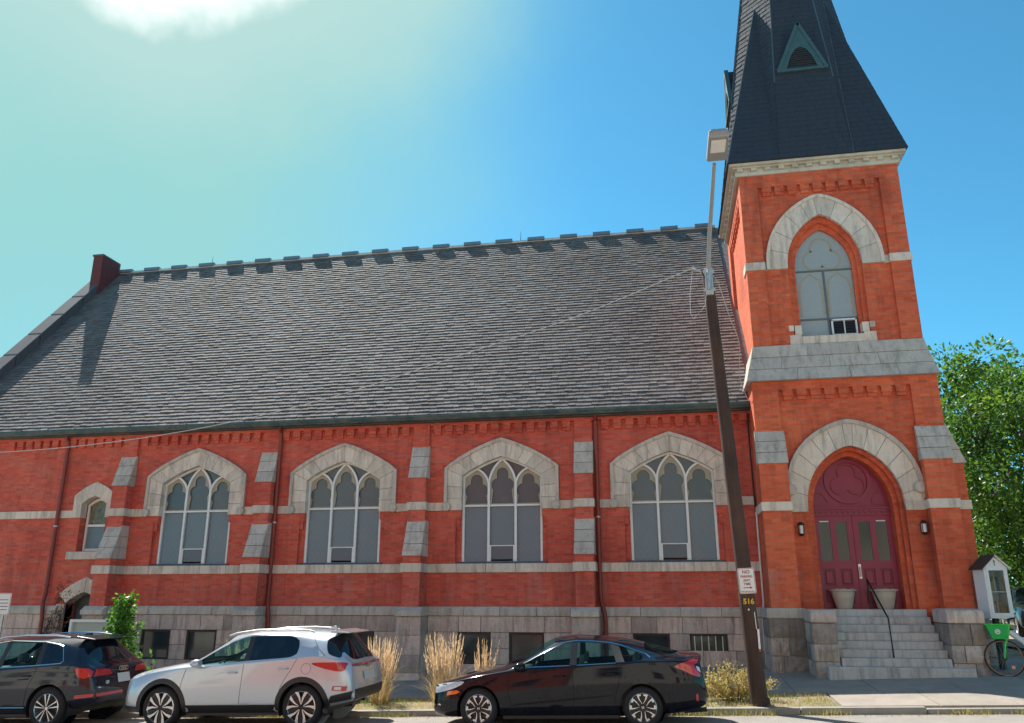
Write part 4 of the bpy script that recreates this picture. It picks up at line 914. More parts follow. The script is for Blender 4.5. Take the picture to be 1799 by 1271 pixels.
class Car:
    """local axes: x from the nose (-) to the tail (+), near side -y, z up from the road"""
    def __init__(s, root, body_mat, cols, glass, wheels, wr, arch, hw, floor):
        s.root = root; s.bm = body_mat
        nr = 11; V = []; 
        for c in cols:
            xl, xs, xr, xc = c['xl'], c.get('xs', c['xl']), c.get('xr', c.get('xs', c['xl'])), c.get('xc', c.get('xr', c.get('xs', c['xl'])))
            zb, zs, zr, zt, w, ws, wr_ = c['zb'], c['zs'], c.get('zr'), c['zt'], c['w'], c['ws'], c.get('wr')
            if zr is None:      # bonnet or boot: the top is a crowned lid
                zr, wr_ = zs+(zt-zs)*.55, ws*.86; top = [(xr, wr_, zr), (xr, ws*.78, zs+(zt-zs)*.72), (xc, ws*.42, zt-.012), (xc, 0, zt)]
            else: top = [(xr, wr_, zr), (xr, wr_-.07, zr+.04), (xc, wr_*.48, zt-.008), (xc, 0, zt)]
            sec = [(xl, 0, zb), (xl, w*.80, zb), (xl, w*.965, zb+.07), (xl, w*1.0, zb+.36*(zs-zb)), (xl+(xs-xl)*.6, w*.995, zb+.74*(zs-zb)), (xs, ws, zs), (xs, ws-.025, zs+.025)] + top
            V.append(sec)
        nc = len(cols); bm = bmesh.new(); g = {}
        for ci in range(nc):
            for ri in range(nr):
                x, y, z = V[ci][ri]
                for sd in (-1, 1):
                    if y == 0 and sd == 1: g[ci, ri, 1] = g[ci, ri, -1]; continue
                    g[ci, ri, sd] = bm.verts.new((x, sd*y, z))
        lay = bm.faces.layers.int.new('tag'); names = ['body'] + sorted({v for v in glass.values()}); 
        for sd in (-1, 1):
            for ci in range(nc-1):
                for ri in range(nr-1):
                    vs_ = [g[ci, ri, sd], g[ci+1, ri, sd], g[ci+1, ri+1, sd], g[ci, ri+1, sd]]
                    f = bm.faces.new(vs_ if sd < 0 else vs_[::-1])
                    nm_ = glass.get((ci, ri), 'body'); f[lay] = names.index(nm_); f.material_index = (names.index(nm_) if nm_ == 'body' else names.index(nm_))
        for ci in (0, nc-1):
            for ri in range(nr-1):
                q = [g[ci, ri, -1], g[ci, ri+1, -1], g[ci, ri+1, 1], g[ci, ri, 1]]; u = []
                for v in q:
                    if v not in u: u.append(v)
                if len(u) > 2: bm.faces.new(u if ci == 0 else u[::-1])
        bmesh.ops.recalc_face_normals(bm, faces=bm.faces)
        cl = bm.edges.layers.float.get('crease_edge') or bm.edges.layers.float.new('crease_edge')
        for e in bm.edges:
            tg = {f[lay] for f in e.link_faces}
            if len(tg) > 1: e[cl] = .75
        for ci in range(nc-1):
            for sd in (-1, 1):
                for ri, cv in ((1, .8), (5, .45)):
                    e = bm.edges.get((g[ci, ri, sd], g[ci+1, ri, sd]))
                    if e: e[cl] = max(e[cl], cv)
        me = bpy.data.meshes.new('tmp'); bm.to_mesh(me); bm.free()
        for n_ in names: me.materials.append(bpy.data.materials.get(n_) or M['trim'])
        o = link(bpy.data.objects.new('tmp', me)); sm = o.modifiers.new('s', 'SUBSURF'); sm.levels = 3; sm.render_levels = 3
        dg = bpy.context.evaluated_depsgraph_get(); ev = bpy.data.meshes.new_from_object(o.evaluated_get(dg))
        bpy.data.objects.remove(o)
        P = [v.co.copy() for v in ev.vertices]; F = [(tuple(p.vertices), p.material_index) for p in ev.polygons]
        s.bvh = BVHTree.FromPolygons(P, [f for f, _ in F])
        # wheel arches: drop the side faces inside the circle, pull the rim vertices onto it
        keep = []; cut = set()
        for f, mi in F:
            c = sum((P[i] for i in f), Vector())/len(f); inside = False
            for wx in wheels:
                if math.hypot(c.x-wx, c.z-wr) < arch and abs(c.y) > hw*.55: inside = True
            if mi == 0 and inside: cut.update(f)
            else: keep.append((f, mi))
        used = {i for f, mi in keep if mi == 0 for i in f}
        for i in cut & used:
            p = P[i]; wx = min(wheels, key=lambda w: abs(p.x-w)); d = Vector((p.x-wx, p.z-wr)); l = d.length
            if l > 1e-4 and l < arch*1.15 and abs(p.y) > hw*.5 and p.z > floor+.02: P[i] = Vector((wx+d.x/l*arch, p.y, wr+d.y/l*arch))
        s.parts = {}
        for k, nm_ in enumerate(names):
            fs_ = [f for f, mi in keep if mi == k]
            if k == 0: s._mesh('body', P, fs_, body_mat, root)
            else:      # each pane is a piece of its own
                for isl in s._islands(fs_): s._mesh({'windscreen': 'windscreen', 'rear': 'rear_window', 'front': 'side_window', 'backdoor': 'side_window', 'quarter': 'quarter_window', 'pillar': 'pillar_trim', 'hatchtrim': 'hatch_trim'}[nm_], P, isl, {'pillar': M['trim'], 'hatchtrim': M['trim']}.get(nm_, s_glass(s, nm_)), root)
        bpy.data.meshes.remove(ev)
        # dark floor pan and wheel wells
        x0, x1 = wheels; wl_ = MB()
        wl_.box(x0+arch+.03, x1-arch-.03, -hw*.86, hw*.86, floor-.02, floor+.06).box(x0-arch, x1+arch, -hw*.52, hw*.52, floor+.02, floor+.42)
        for wx in wheels:
            for sd in (-1, 1):
                pts = [(wx+(arch+.012)*math.cos(R(a)), wr+(arch+.012)*math.sin(R(a))) for a in range(-20, 201, 10)]
                ya, yb = sd*hw*.50, sd*hw*.95
                n = len(pts); wl_.add([(x, ya, z) for x, z in pts] + [(x, yb, z) for x, z in pts], [(i, i+1, i+1+n, i+n) for i in range(n-1)])
                wl_.add([(x, ya, z) for x, z in pts], [tuple(range(n))])
        wl_.build('underbody', M['trim'], root, local=True)
    def _islands(s, fs_):
        par = list(range(len(fs_))); own = {}
        def find(a):
            while par[a] != a: par[a] = par[par[a]]; a = par[a]
            return a
        for i, f in enumerate(fs_):
            for v in f:
                if v in own: par[find(i)] = find(own[v])
                else: own[v] = i
        out = {}
        for i, f in enumerate(fs_): out.setdefault(find(i), []).append(f)
        return list(out.values())
    def _mesh(s, name, P, fs_, m, parent):
        ids = sorted({i for f in fs_ for i in f}); mp = {v: k for k, v in enumerate(ids)}
        me = bpy.data.meshes.new(name); me.from_pydata([P[i] for i in ids], [], [tuple(mp[i] for i in f) for f in fs_]); me.materials.append(m)
        me.polygons.foreach_set('use_smooth', [True]*len(me.polygons)); me.set_sharp_from_angle(angle=R(50))
        o = link(bpy.data.objects.new(name, me)); o.parent = parent; s.parts.setdefault(name, []).append(o); return o
    def hit(s, u, w, axis, side):
        if axis == 'y': o, d = Vector((u, side*3, w)), Vector((0, -side, 0))
        else: o, d = Vector((side*4, u, w)), Vector((-side, 0, 0))
        h = s.bvh.ray_cast(o, d); return h[0], h[1]
    def decal(s, name, poly, m, axis='y', side=-1, lift=.006, dens=.03, parent=None, both=False):
        """a thin shell laid on the body: poly is in (x,z) seen from the side, (y,z) seen from behind"""
        for sd in ((-1, 1) if both and axis == 'y' else (side,)):
            us = [p[0] for p in poly]; ws_ = [p[1] for p in poly]
            nx = max(2, int((max(us)-min(us))/dens)); nz = max(2, int((max(ws_)-min(ws_))/dens))
            pts = [Vector(p) for p in poly]; n0 = len(pts); inner = []
            dense = []
            for i in range(n0):
                a, b = pts[i], pts[(i+1) % n0]; k = max(1, int((b-a).length/dens)); dense += [a.lerp(b, j/k) for j in range(k)]
            from mathutils.geometry import delaunay_2d_cdt
            for i in range(1, nx):
                for j in range(1, nz):
                    q = Vector((min(us)+(max(us)-min(us))*i/nx, min(ws_)+(max(ws_)-min(ws_))*j/nz))
                    if inpoly(q, pts): inner.append(q)
            allp = dense + inner; n = len(dense)
            vs_, es_, fs_, *_ = delaunay_2d_cdt(allp, [(i, (i+1) % n) for i in range(n)], [], 1, 1e-5)
            out = []; ok = True
            for v in vs_:
                h, nn_ = s.hit(v.x, v.y, axis, sd)
                if h is None: ok = False; out.append(None); continue
                d = Vector((0, sd, 0)) if axis == 'y' else Vector((sd, 0, 0)); out.append(h + d*lift)
            fs_ = [f for f in fs_ if all(out[i] is not None for i in f) and max((out[a]-out[b]).length for a in f for b in f) < dens*6]
            P = [p if p is not None else Vector() for p in out]
            if fs_: s._mesh(name, P, fs_, m, parent or s.root)
    def seam(s, pts, side=-1, r=.004, name='panel_gap', m=None, axis='y', sub=10):
        out = []
        for a, b in zip(pts, pts[1:]):
            for k in range(sub): out.append((a[0]+(b[0]-a[0])*k/sub, a[1]+(b[1]-a[1])*k/sub))
        out.append(pts[-1]); P3 = []
        for u, w in out:
            h, _ = s.hit(u, w, axis, side)
            if h is not None: P3.append(h + (Vector((0, side*.001, 0)) if axis == 'y' else Vector((side*.001, 0, 0))))
        if len(P3) > 1: MB().tube(P3, r, 5).build(name, m or M['seam'], s.root, local=True)
    def handle(s, x, z, m, side=-1):
        h, _ = s.hit(x, z, 'y', side)
        if h is None: return
        y = h.y
        MB().tube([(x-.10, y-side*.005, z), (x-.07, y+side*.035, z+.004), (x+.07, y+side*.035, z+.008), (x+.10, y-side*.005, z+.008)], .013, 8).build('door_handle', m, s.root, smooth=True, local=True)
    def mirror(s, x, z, y, m, side=-1):
        b = MB(); 
        for dx, k in ((-.09, .6), (-.06, .92), (0, 1.0), (.05, .95), (.07, .85)):
            pass
        prof = [(-.10, .05, .45), (-.07, .085, .8), (-.01, .105, 1), (.05, .10, 1), (.075, .08, .9)]
        vs_ = []; fs_ = []; n = 12
        for dx, r, k in prof:
            for i in range(n):
                a = 2*math.pi*i/n; vs_.append((x+dx, side*(y+.10+math.cos(a)*r*1.0), z+math.sin(a)*r*.68))
        for j in range(len(prof)-1):
            for i in range(n): fs_.append((j*n+i, j*n+(i+1) % n, (j+1)*n+(i+1) % n, (j+1)*n+i))
        fs_ += [tuple(range(n)), tuple((len(prof)-1)*n+i for i in range(n))]
        b.add(vs_, fs_).tube([(x, side*(y-.03), z-.05), (x, side*(y+.06), z-.03)], .025, 8)
        b.build('mirror', m, s.root, smooth=True, local=True)
    def wheels_(s, wheels, wr, hw, tw, style, rimr):
        for wx in wheels:
            for sd in (-1, 1):
                y = sd*(hw-.02)
                e = bpy.data.objects.new('wheel', None); link(e); e.parent = s.root; e.location = (wx, y, wr); e.empty_display_size = .1
                if sd > 0: e.rotation_euler = (0, 0, math.pi)
                T = tw
                ty = MB().lathe([(rimr-.01, .02), (rimr+.012, .0), (wr*.86, -.008), (wr*.95, .012), (wr, .04), (wr, T-.04), (wr*.95, T-.012), (rimr, T)], 48, (0,0,0), 'y').build('tyre', M['tyre'], e, smooth=True, local=True)
                rim = MB().lathe([(rimr, .012), (rimr-.012, .004), (rimr-.022, .018), (rimr-.03, .09), (rimr-.03, T-.03)], 48, (0,0,0), 'y').build('rim', M['rim'], e, smooth=True, local=True)
                MB().lathe([(0.001, .085), (rimr-.03, .085)], 32, (0,0,0), 'y').build('rim_barrel', M['rim_dark'], e, local=True)
                MB().lathe([(.001, .02), (.028, .018), (.034, .03), (.034, .08)], 20, (0,0,0), 'y').build('hub_cap', M['rim_dark'] if style != 'five_twin' else M['rim'], e, smooth=True, local=True)
                b = MB(); dk = MB()
                def spoke(a, pts, y0, y1, B):
                    ca, sa = math.cos(a), math.sin(a); B.prism([(r*ca-t*sa, r*sa+t*ca) for r, t in pts], y0, y1)
                if style == 'petals':       # five split petals, bright edges round dark pockets
                    for k in range(5):
                        a = R(90+72*k)
                        q = rimr-.02
                        for sg in (-1, 1): spoke(a, [(.055, sg*.010), (q*.60, sg*.062), (q*.97, sg*.095), (q*.985, sg*.02), (q*.86, sg*.02), (q*.80, sg*.055), (q*.55, sg*.036), (.06, sg*.003)] if sg > 0 else [(.06, -.003), (q*.55, -.036), (q*.80, -.055), (q*.86, -.02), (q*.985, -.02), (q*.97, -.095), (q*.60, -.062), (.055, -.010)], .006, .05, b)
                        spoke(a+R(36), [(.03, -.02), (q, -.03), (q, .03), (.03, .02)], .022, .07, dk)
                elif style == 'ten':        # ten fanned spokes, dark flanks
                    for k in range(5):
                        a = R(90+72*k); q = rimr-.015
                        for sg in (-1, 1):
                            pts = [(.04, sg*.008), (q*.6, sg*.052), (q, sg*.125), (q, sg*.055), (q*.6, sg*.015), (.045, sg*.001)]
                            spoke(a+R(18)*0, pts if sg > 0 else pts[::-1], .004, .035, b)
                        spoke(a+R(36), [(.03, -.016), (q, -.035), (q, .035), (.03, .016)], .018, .07, dk)
                    for k in range(5): a = R(54+72*k); dk.lathe([(.001, .012), (.012, .012), (.012, .05)], 8, (.062*math.cos(a), 0, .062*math.sin(a)), 'y')
                else:                       # five thin twin spokes
                    for k in range(5):
                        a = R(90+72*k); q = rimr-.015
                        for sg in (-1, 1):
                            pts = [(.03, sg*.012), (q, sg*.066), (q, sg*.034), (.035, sg*.002)]
                            spoke(a, pts if sg > 0 else pts[::-1], .006, .05, b)
                b.build('spokes', M['rim'], rim, local=True, bevel=.003)
                if dk.v: dk.build('spoke_backs', M['rim_dark'], rim, local=True)
                rim_em = style
                if style == 'petals' and sd < 0:   # letter on the hub
                    t_ = bpy.data.objects.new('hub_emblem', HMESH); link(t_); t_.parent = rim; t_.location = (0, .016, 0); t_.rotation_euler = (R(90), 0, 0)
    def seats(s, xs, hw, zf, m, h=.62):
        for x in xs:
            for sd in (-1, 1):
                st = MB()
                y = sd*hw
                st.box(x-.28, x+.24, y-.24, y+.24, zf, zf+.16)
                st.prism([(x+.14, zf+.12), (x+.28, zf+.12), (x+.42, zf+h), (x+.32, zf+h)], y-.23, y+.23)
                st.prism([(x+.35, zf+h+.02), (x+.44, zf+h+.02), (x+.46, zf+h+.19), (x+.38, zf+h+.19)], y-.12, y+.12)
                st.build('seat', m, s.root, local=True, bevel=.04)
def inpoly(q, pts):
    c = False; n = len(pts); j = n-1
    for i in range(n):
        a, b = pts[i], pts[j]
        if (a.y > q.y) != (b.y > q.y) and q.x < (b.x-a.x)*(q.y-a.y)/(b.y-a.y)+a.x: c = not c
        j = i
    return c
HMESH = text_mesh('H', .055, .002, .002); HMESH.materials.append(M['silver'])
def s_glass(s, nm_): return M['glass_dark'] if nm_ in s.root.get('_dark', '') else M['glass_teal']
def car_root(name, X, Y, label, yaw=0):
    e = empty(name, (X, Y, road_z(X, Y)), label, 'car', 'cars parked along the kerb', (0, -math.atan(.028), yaw)); return e
ROADTILT = 0
def smoothpts(p, n=6):
    """Catmull-Rom through a closed outline"""
    out = []; N = len(p)
    for i in range(N):
        a, b, c, d = (Vector(p[(i+k-1) % N]) for k in range(4))
        for j in range(n):
            t = j/n; out.append(tuple(.5*((2*b)+(-a+c)*t+(2*a-5*b+4*c-d)*t*t+(-a+3*b-3*c+d)*t**3)))
    return out
M['civic'] = paint('black car paint', (.004,.006,.013), 0, .06, .0, .34)
M['kia'] = paint('silver white car paint', (.49,.545,.60), .35, .26)
M['audi'] = paint('dark brown grey car paint', (.012,.016,.030), .2, .10, .35, .45)

# ---- the black saloon
CY_ = 14.05+.88
e = car_root('parked_car', -1.84, CY_, 'black four-door saloon parked nearest the utility pole'); e['_dark'] = ''
cols = [dict(xl=-2.21, xs=-2.20, zb=.24, zs=.60, zt=.67, w=.50, ws=.52),
 dict(xl=-2.17, xs=-2.12, zb=.20, zs=.655, zt=.715, w=.74, ws=.72),
 dict(xl=-1.98, xs=-1.92, zb=.18, zs=.69, zt=.765, w=.85, ws=.80),
 dict(xl=-1.70, xs=-1.66, zb=.17, zs=.745, zt=.83, w=.885, ws=.83),
 dict(xl=-1.33, xs=-1.33, zb=.17, zs=.81, zt=.895, w=.90, ws=.85),
 dict(xl=-.92, xs=-.95, zb=.17, zs=.865, zt=.955, w=.90, ws=.865),
 dict(xl=-.80, xs=-.78, xr=-.72, xc=-.98, zb=.17, zs=.885, zr=.935, zt=.985, w=.90, ws=.865, wr=.80),
 dict(xl=-.20, xs=-.12, xr=.02, xc=-.12, zb=.17, zs=.925, zr=1.29, zt=1.385, w=.90, ws=.875, wr=.625),
 dict(xl=.18, xs=.20, xr=.24, xc=.2, zb=.17, zs=.94, zr=1.325, zt=1.42, w=.90, ws=.88, wr=.615),
 dict(xl=.28, xs=.30, xr=.32, xc=.32, zb=.17, zs=.945, zr=1.327, zt=1.42, w=.90, ws=.88, wr=.615),
 dict(xl=.85, xs=.98, xr=.88, xc=.85, zb=.17, zs=.975, zr=1.285, zt=1.385, w=.90, ws=.88, wr=.61),
 dict(xl=.97, xs=1.10, xr=1.00, xc=1.1, zb=.17, zs=.98, zr=1.262, zt=1.345, w=.90, ws=.88, wr=.61),
 dict(xl=1.33, xs=1.42, xr=1.40, xc=1.42, zb=.18, zs=1.0, zr=1.13, zt=1.27, w=.90, ws=.875, wr=.63),
 dict(xl=1.62, xs=1.72, xr=1.75, xc=1.98, zb=.20, zs=1.005, zr=1.045, zt=1.115, w=.895, ws=.86, wr=.70),
 dict(xl=1.95, xs=2.02, zb=.22, zs=1.0, zt=1.10, w=.88, ws=.82),
 dict(xl=2.22, xs=2.22, xr=2.28, xc=2.33, zb=.27, zs=.965, zt=1.085, w=.83, ws=.76),
 dict(xl=2.37, xs=2.31, xr=2.31, xc=2.36, zb=.33, zs=.91, zt=1.04, w=.70, ws=.68),
 dict(xl=2.40, xs=2.34, xr=2.32, xc=2.35, zb=.40, zs=.86, zt=.97, w=.60, ws=.60)]
gls = {(6, 6): 'front', (7, 6): 'front', (8, 6): 'pillar', (9, 6): 'backdoor', (10, 6): 'pillar', (11, 6): 'quarter', (6, 8): 'windscreen', (6, 9): 'windscreen', (12, 8): 'rear', (12, 9): 'rear'}
W_ = (-1.35, 1.35)
c1 = Car(e, M['civic'], cols, gls, W_, .318, .365, .90, .17)
c1.wheels_(W_, .318, .90, .21, 'petals', .225)
c1.decal('headlight', smoothpts([(-2.17, .56), (-2.10, .68), (-1.62, .74), (-1.70, .66), (-1.98, .58)]), M['lamp_white'], both=True)
c1.decal('side_marker', [(-1.90, .525), (-1.72, .55), (-1.66, .58), (-1.72, .605), (-1.88, .585)], M['amber'], both=True)
c1.decal('fog_lamp_trim', [(-2.18, .36), (-2.08, .385), (-2.0, .37), (-2.04, .27), (-2.16, .25)], M['trim'], both=True)
c1.decal('fog_lamp_strip', [(-2.19, .375), (-2.02, .395), (-2.0, .372), (-2.18, .35)], M['chrome'], lift=.01, both=True)
c1.decal('tail_light', smoothpts([(1.90, .93), (2.06, .99), (2.28, 1.045), (2.26, .97), (2.21, .93), (2.30, .78), (2.22, .775), (2.02, .87)]), M['lamp_red'], both=True, lift=.008)
c1.decal('reverse_lamp', [(2.235, .93), (2.29, .90), (2.305, .82), (2.25, .87)], M['lamp_white'], both=True, lift=.014)
c1.decal('rear_reflector', [(2.20, .40), (2.235, .40), (2.235, .52), (2.20, .50)], M['lamp_red'], both=True)
for pts in ([(-.80, .86), (-.84, .60), (-.76, .24)], [(.24, .93), (.25, .55), (.22, .22)], [(.96, .965), (1.02, .80), (.98, .66), (.93, .52), (.90, .24)], [(-.76, .24), (.90, .24)]): c1.seam(pts)
for x_, z_ in ((.02, .80), (.86, .83)): c1.handle(x_, z_, M['civic'])
c1.decal('door_crease', [(-.75, .36), (.1, .43), (.88, .50), (.88, .515), (.1, .46), (-.75, .385)], M['seam'], lift=.002)
c1.mirror(-.62, .96, .83, M['civic']); c1.mirror(-.62, .96, .83, M['civic'], 1)
def sill_chrome(car, pts, r=.011): car.seam(pts, r=r, name='chrome_strip', m=M['chrome'], sub=6)
sill_chrome(c1, [(-.50, .945), (.2, .965)], .009); sill_chrome(c1, [(.32, .968), (.96, .995)], .009)
sill_chrome(c1, [(-.55, 1.04), (-.30, 1.17), (.02, 1.303), (.3, 1.34), (.6, 1.325), (.88, 1.297), (1.05, 1.25), (1.3, 1.165), (1.45, 1.115), (1.52, 1.065)], .012)
c1.seats((-.05, .85), .38, .30, M['seat_grey']); 
MB().tube([(-.45, -.55, .80), (-.42, -.47, .97), (-.42, -.33, 1.0), (-.45, -.22, .82), (-.5, -.38, .72), (-.45, -.55, .80)], .014, 8).build('steering_wheel', M['trim'], e, local=True)
MB().box(-.95, -.62, -.70, .70, .55, .90).build('dashboard', M['trim'], e, local=True, bevel=.05)
MB().tube([(2.0, -.45, .22), (2.36, -.45, .24)], .035, 10).build('exhaust', M['trim'], e, local=True)

# ---- the silver white SUV
e = car_root('parked_car', -7.66, 14.05+.91, 'silver white SUV parked between the dark SUV and the black saloon'); e['_dark'] = 'backdoor quarter rear'
cols = [dict(xl=-2.22, xs=-2.21, zb=.30, zs=.72, zt=.86, w=.50, ws=.50),
 dict(xl=-2.17, xs=-2.14, zb=.25, zs=.80, zt=.91, w=.76, ws=.72),
 dict(xl=-2.0, xs=-1.96, zb=.24, zs=.86, zt=.97, w=.88, ws=.80),
 dict(xl=-1.72, xs=-1.70, zb=.24, zs=.92, zt=1.02, w=.915, ws=.83),
 dict(xl=-1.33, xs=-1.33, zb=.24, zs=.975, zt=1.075, w=.925, ws=.86),
 dict(xl=-.95, xs=-1.0, zb=.24, zs=1.01, zt=1.12, w=.925, ws=.875),
 dict(xl=-.86, xs=-.84, xr=-.80, xc=-1.02, zb=.24, zs=1.02, zr=1.07, zt=1.14, w=.925, ws=.875, wr=.80),
 dict(xl=-.28, xs=-.20, xr=-.14, xc=-.26, zb=.24, zs=1.055, zr=1.465, zt=1.56, w=.925, ws=.885, wr=.66),
 dict(xl=.18, xs=.20, xr=.22, xc=.2, zb=.24, zs=1.085, zr=1.535, zt=1.625, w=.925, ws=.89, wr=.66),
 dict(xl=.26, xs=.28, xr=.30, xc=.3, zb=.24, zs=1.09, zr=1.54, zt=1.63, w=.925, ws=.89, wr=.66),
 dict(xl=.95, xs=.98, xr=.96, xc=.95, zb=.24, zs=1.13, zr=1.525, zt=1.63, w=.925, ws=.89, wr=.655),
 dict(xl=1.10, xs=1.22, xr=1.18, xc=1.2, zb=.24, zs=1.155, zr=1.485, zt=1.61, w=.925, ws=.885, wr=.65),
 dict(xl=1.36, xs=1.48, xr=1.42, xc=1.5, zb=.26, zs=1.19, zr=1.445, zt=1.595, w=.92, ws=.87, wr=.64),
 dict(xl=1.70, xs=1.74, xr=1.66, xc=1.86, zb=.32, zs=1.16, zr=1.42, zt=1.555, w=.91, ws=.85, wr=.63),
 dict(xl=1.98, xs=2.02, xr=1.96, xc=1.92, zb=.38, zs=1.10, zr=1.20, zt=1.47, w=.88, ws=.80, wr=.66),
 dict(xl=2.20, xs=2.16, xr=2.13, xc=2.17, zb=.42, zs=1.04, zt=1.10, w=.82, ws=.73),
 dict(xl=2.26, xs=2.20, xr=2.17, xc=2.20, zb=.48, zs=.94, zt=1.02, w=.70, ws=.66)]
gls = {(6, 6): 'front', (7, 6): 'front', (8, 6): 'pillar', (9, 6): 'backdoor', (10, 6): 'quarter', (6, 8): 'windscreen', (6, 9): 'windscreen', (13, 8): 'rear', (13, 9): 'rear', (13, 7): 'rear', (13, 6): 'rear', (14, 8): 'rear', (14, 9): 'rear'}
W_ = (-1.335, 1.335)
k1 = Car(e, M['kia'], cols, gls, W_, .358, .415, .925, .24)
k1.wheels_(W_, .358, .925, .23, 'ten', .262)
def arch_trim(car, wx, wr, r0, r1, hw):
    for sd in (-1, 1):
        n = 26; P = []; 
        for i in range(n+1):
            a = R(-12+204*i/n)
            for rr in (r0, (r0+r1)/2, r1):
                h, _ = car.hit(wx+rr*math.cos(a), wr+rr*math.sin(a), 'y', sd); hz = wr+rr*math.sin(a)
                P.append(Vector((wx+rr*math.cos(a), (h.y if h is not None and abs(h.y) > hw*.75 else sd*hw*.97) + sd*(.012 if rr != r1 else .002), hz)))
        F = [(i*3+k, i*3+k+1, i*3+k+4, i*3+k+3) for i in range(n) for k in (0, 1)]
        car._mesh('arch_trim', P, F, M['trim'], car.root)
for wx in W_: arch_trim(k1, wx, .358, .408, .495, .925)
k1.decal('sill_trim', [(-.86, .26), (.86, .26), (.86, .40), (-.86, .40)], M['trim'], both=True, lift=.012, dens=.08)
k1.decal('bumper_trim', [(1.80, .40), (2.18, .46), (2.22, .60), (1.86, .53)], M['trim'], both=True, lift=.01)
k1.decal('bumper_trim', [(-.66, .44), (.66, .44), (.70, .62), (-.70, .62)], M['trim'], axis='x', side=1, lift=.01)
k1.decal('bumper_trim', [(-2.16, .28), (-1.80, .28), (-1.82, .38), (-2.14, .40)], M['trim'], both=True, lift=.01)
k1.decal('tail_light', smoothpts([(1.50, 1.065), (1.80, 1.075), (2.10, 1.06), (2.10, 1.0), (2.08, .94), (1.98, .925), (1.70, .985)]), M['lamp_red'], both=True, lift=.009)
k1.decal('tail_strip', [(-.70, .995), (.70, .995), (.70, 1.03), (-.70, 1.03)], M['lamp_red'], axis='x', side=1, lift=.012)
k1.decal('fog_lamp', [(1.88, .62), (2.12, .60), (2.15, .68), (1.90, .69)], M['lamp_red'], both=True, lift=.012)
k1.decal('fog_lamp_lens', [(1.92, .632), (2.04, .622), (2.05, .672), (1.93, .678)], M['lamp_white'], both=True, lift=.016)
k1.decal('number_plate', [(-.26, .74), (.26, .74), (.26, .88), (-.26, .88)], M['plate'], axis='x', side=1, lift=.012)
k1.decal('plate_recess', [(-.48, .68), (.48, .68), (.50, .92), (-.50, .92)], M['trim'], axis='x', side=1, lift=.006) if False else None
k1.decal('headlight', smoothpts([(-2.02, .88), (-1.80, .955), (-1.62, .985), (-1.70, .93), (-1.92, .85)]), M['lamp_white'], both=True)
for pts in ([(-.90, 1.0), (-.96, .75), (-.98, .44)], [(.22, 1.07), (.20, .75), (.17, .42)], [(1.22, 1.15), (1.14, 1.0), (1.02, .82), (.93, .66), (.90, .42)], [(1.42, 1.46), (1.56, 1.30), (1.72, 1.18)]): k1.seam(pts, r=.0035)
k1.seam([(1.40+.09*math.cos(R(a)), .98+.09*math.sin(R(a))) for a in range(0, 361, 30)], r=.0025, sub=2, name='fuel_flap')
for x_, z_ in ((.02, .93), (.98, .98)): k1.handle(x_, z_, M['kia'])
k1.mirror(-.66, 1.10, .86, M['kia']); k1.mirror(-.66, 1.10, .86, M['kia'], 1)
for sd in (-1, 1): MB().tube([(-.25, sd*.60, 1.54), (-.1, sd*.60, 1.585), (.3, sd*.60, 1.63), (.9, sd*.595, 1.63), (1.3, sd*.59, 1.605), (1.40, sd*.59, 1.575)], .016, 8).build('roof_rail', M['galv'], e, smooth=True, local=True)
MB().prism([(1.36, 1.585), (1.60, 1.575), (1.58, 1.66), (1.54, 1.665)], -.035, .035).build('aerial_fin', M['kia'], e, local=True, bevel=.015)
MB().add([(1.70, -.58, 1.555), (2.02, -.50, 1.535), (2.02, .50, 1.535), (1.70, .58, 1.555), (1.70, -.58, 1.60), (2.03, -.50, 1.555), (2.03, .50, 1.555), (1.70, .58, 1.60)], BOXF).build('roof_spoiler', M['kia'], e, local=True, bevel=.012)
MB().tube([(2.24, .0, 1.17), (2.17, -.30, 1.20)], .012, 6).build('rear_wiper', M['trim'], e, local=True)
MB().lathe([(.001, -.006), (.05, -.006), (.062, 0), (.05, .004)], 20, (0, 0, 0), 'y').build('emblem', M['chrome'], e, local=True, smooth=True)
em = [o for o in e.children if o.name.startswith('emblem')][-1]; em.rotation_euler = (0, 0, R(90)); em.location = (2.215, 0, .965); em.scale = (1, 1, .6)
k1.seats((-.05, .85), .40, .45, M['seat'], .66)
MB().box(-1.0, -.66, -.75, .75, .65, 1.03).build('dashboard', M['trim'], e, local=True, bevel=.05)
MB().tube([(-.50, -.58, .92), (-.46, -.50, 1.08), (-.46, -.34, 1.10), (-.5, -.24, .94), (-.54, -.4, .84), (-.50, -.58, .92)], .015, 8).build('steering_wheel', M['trim'], e, local=True)

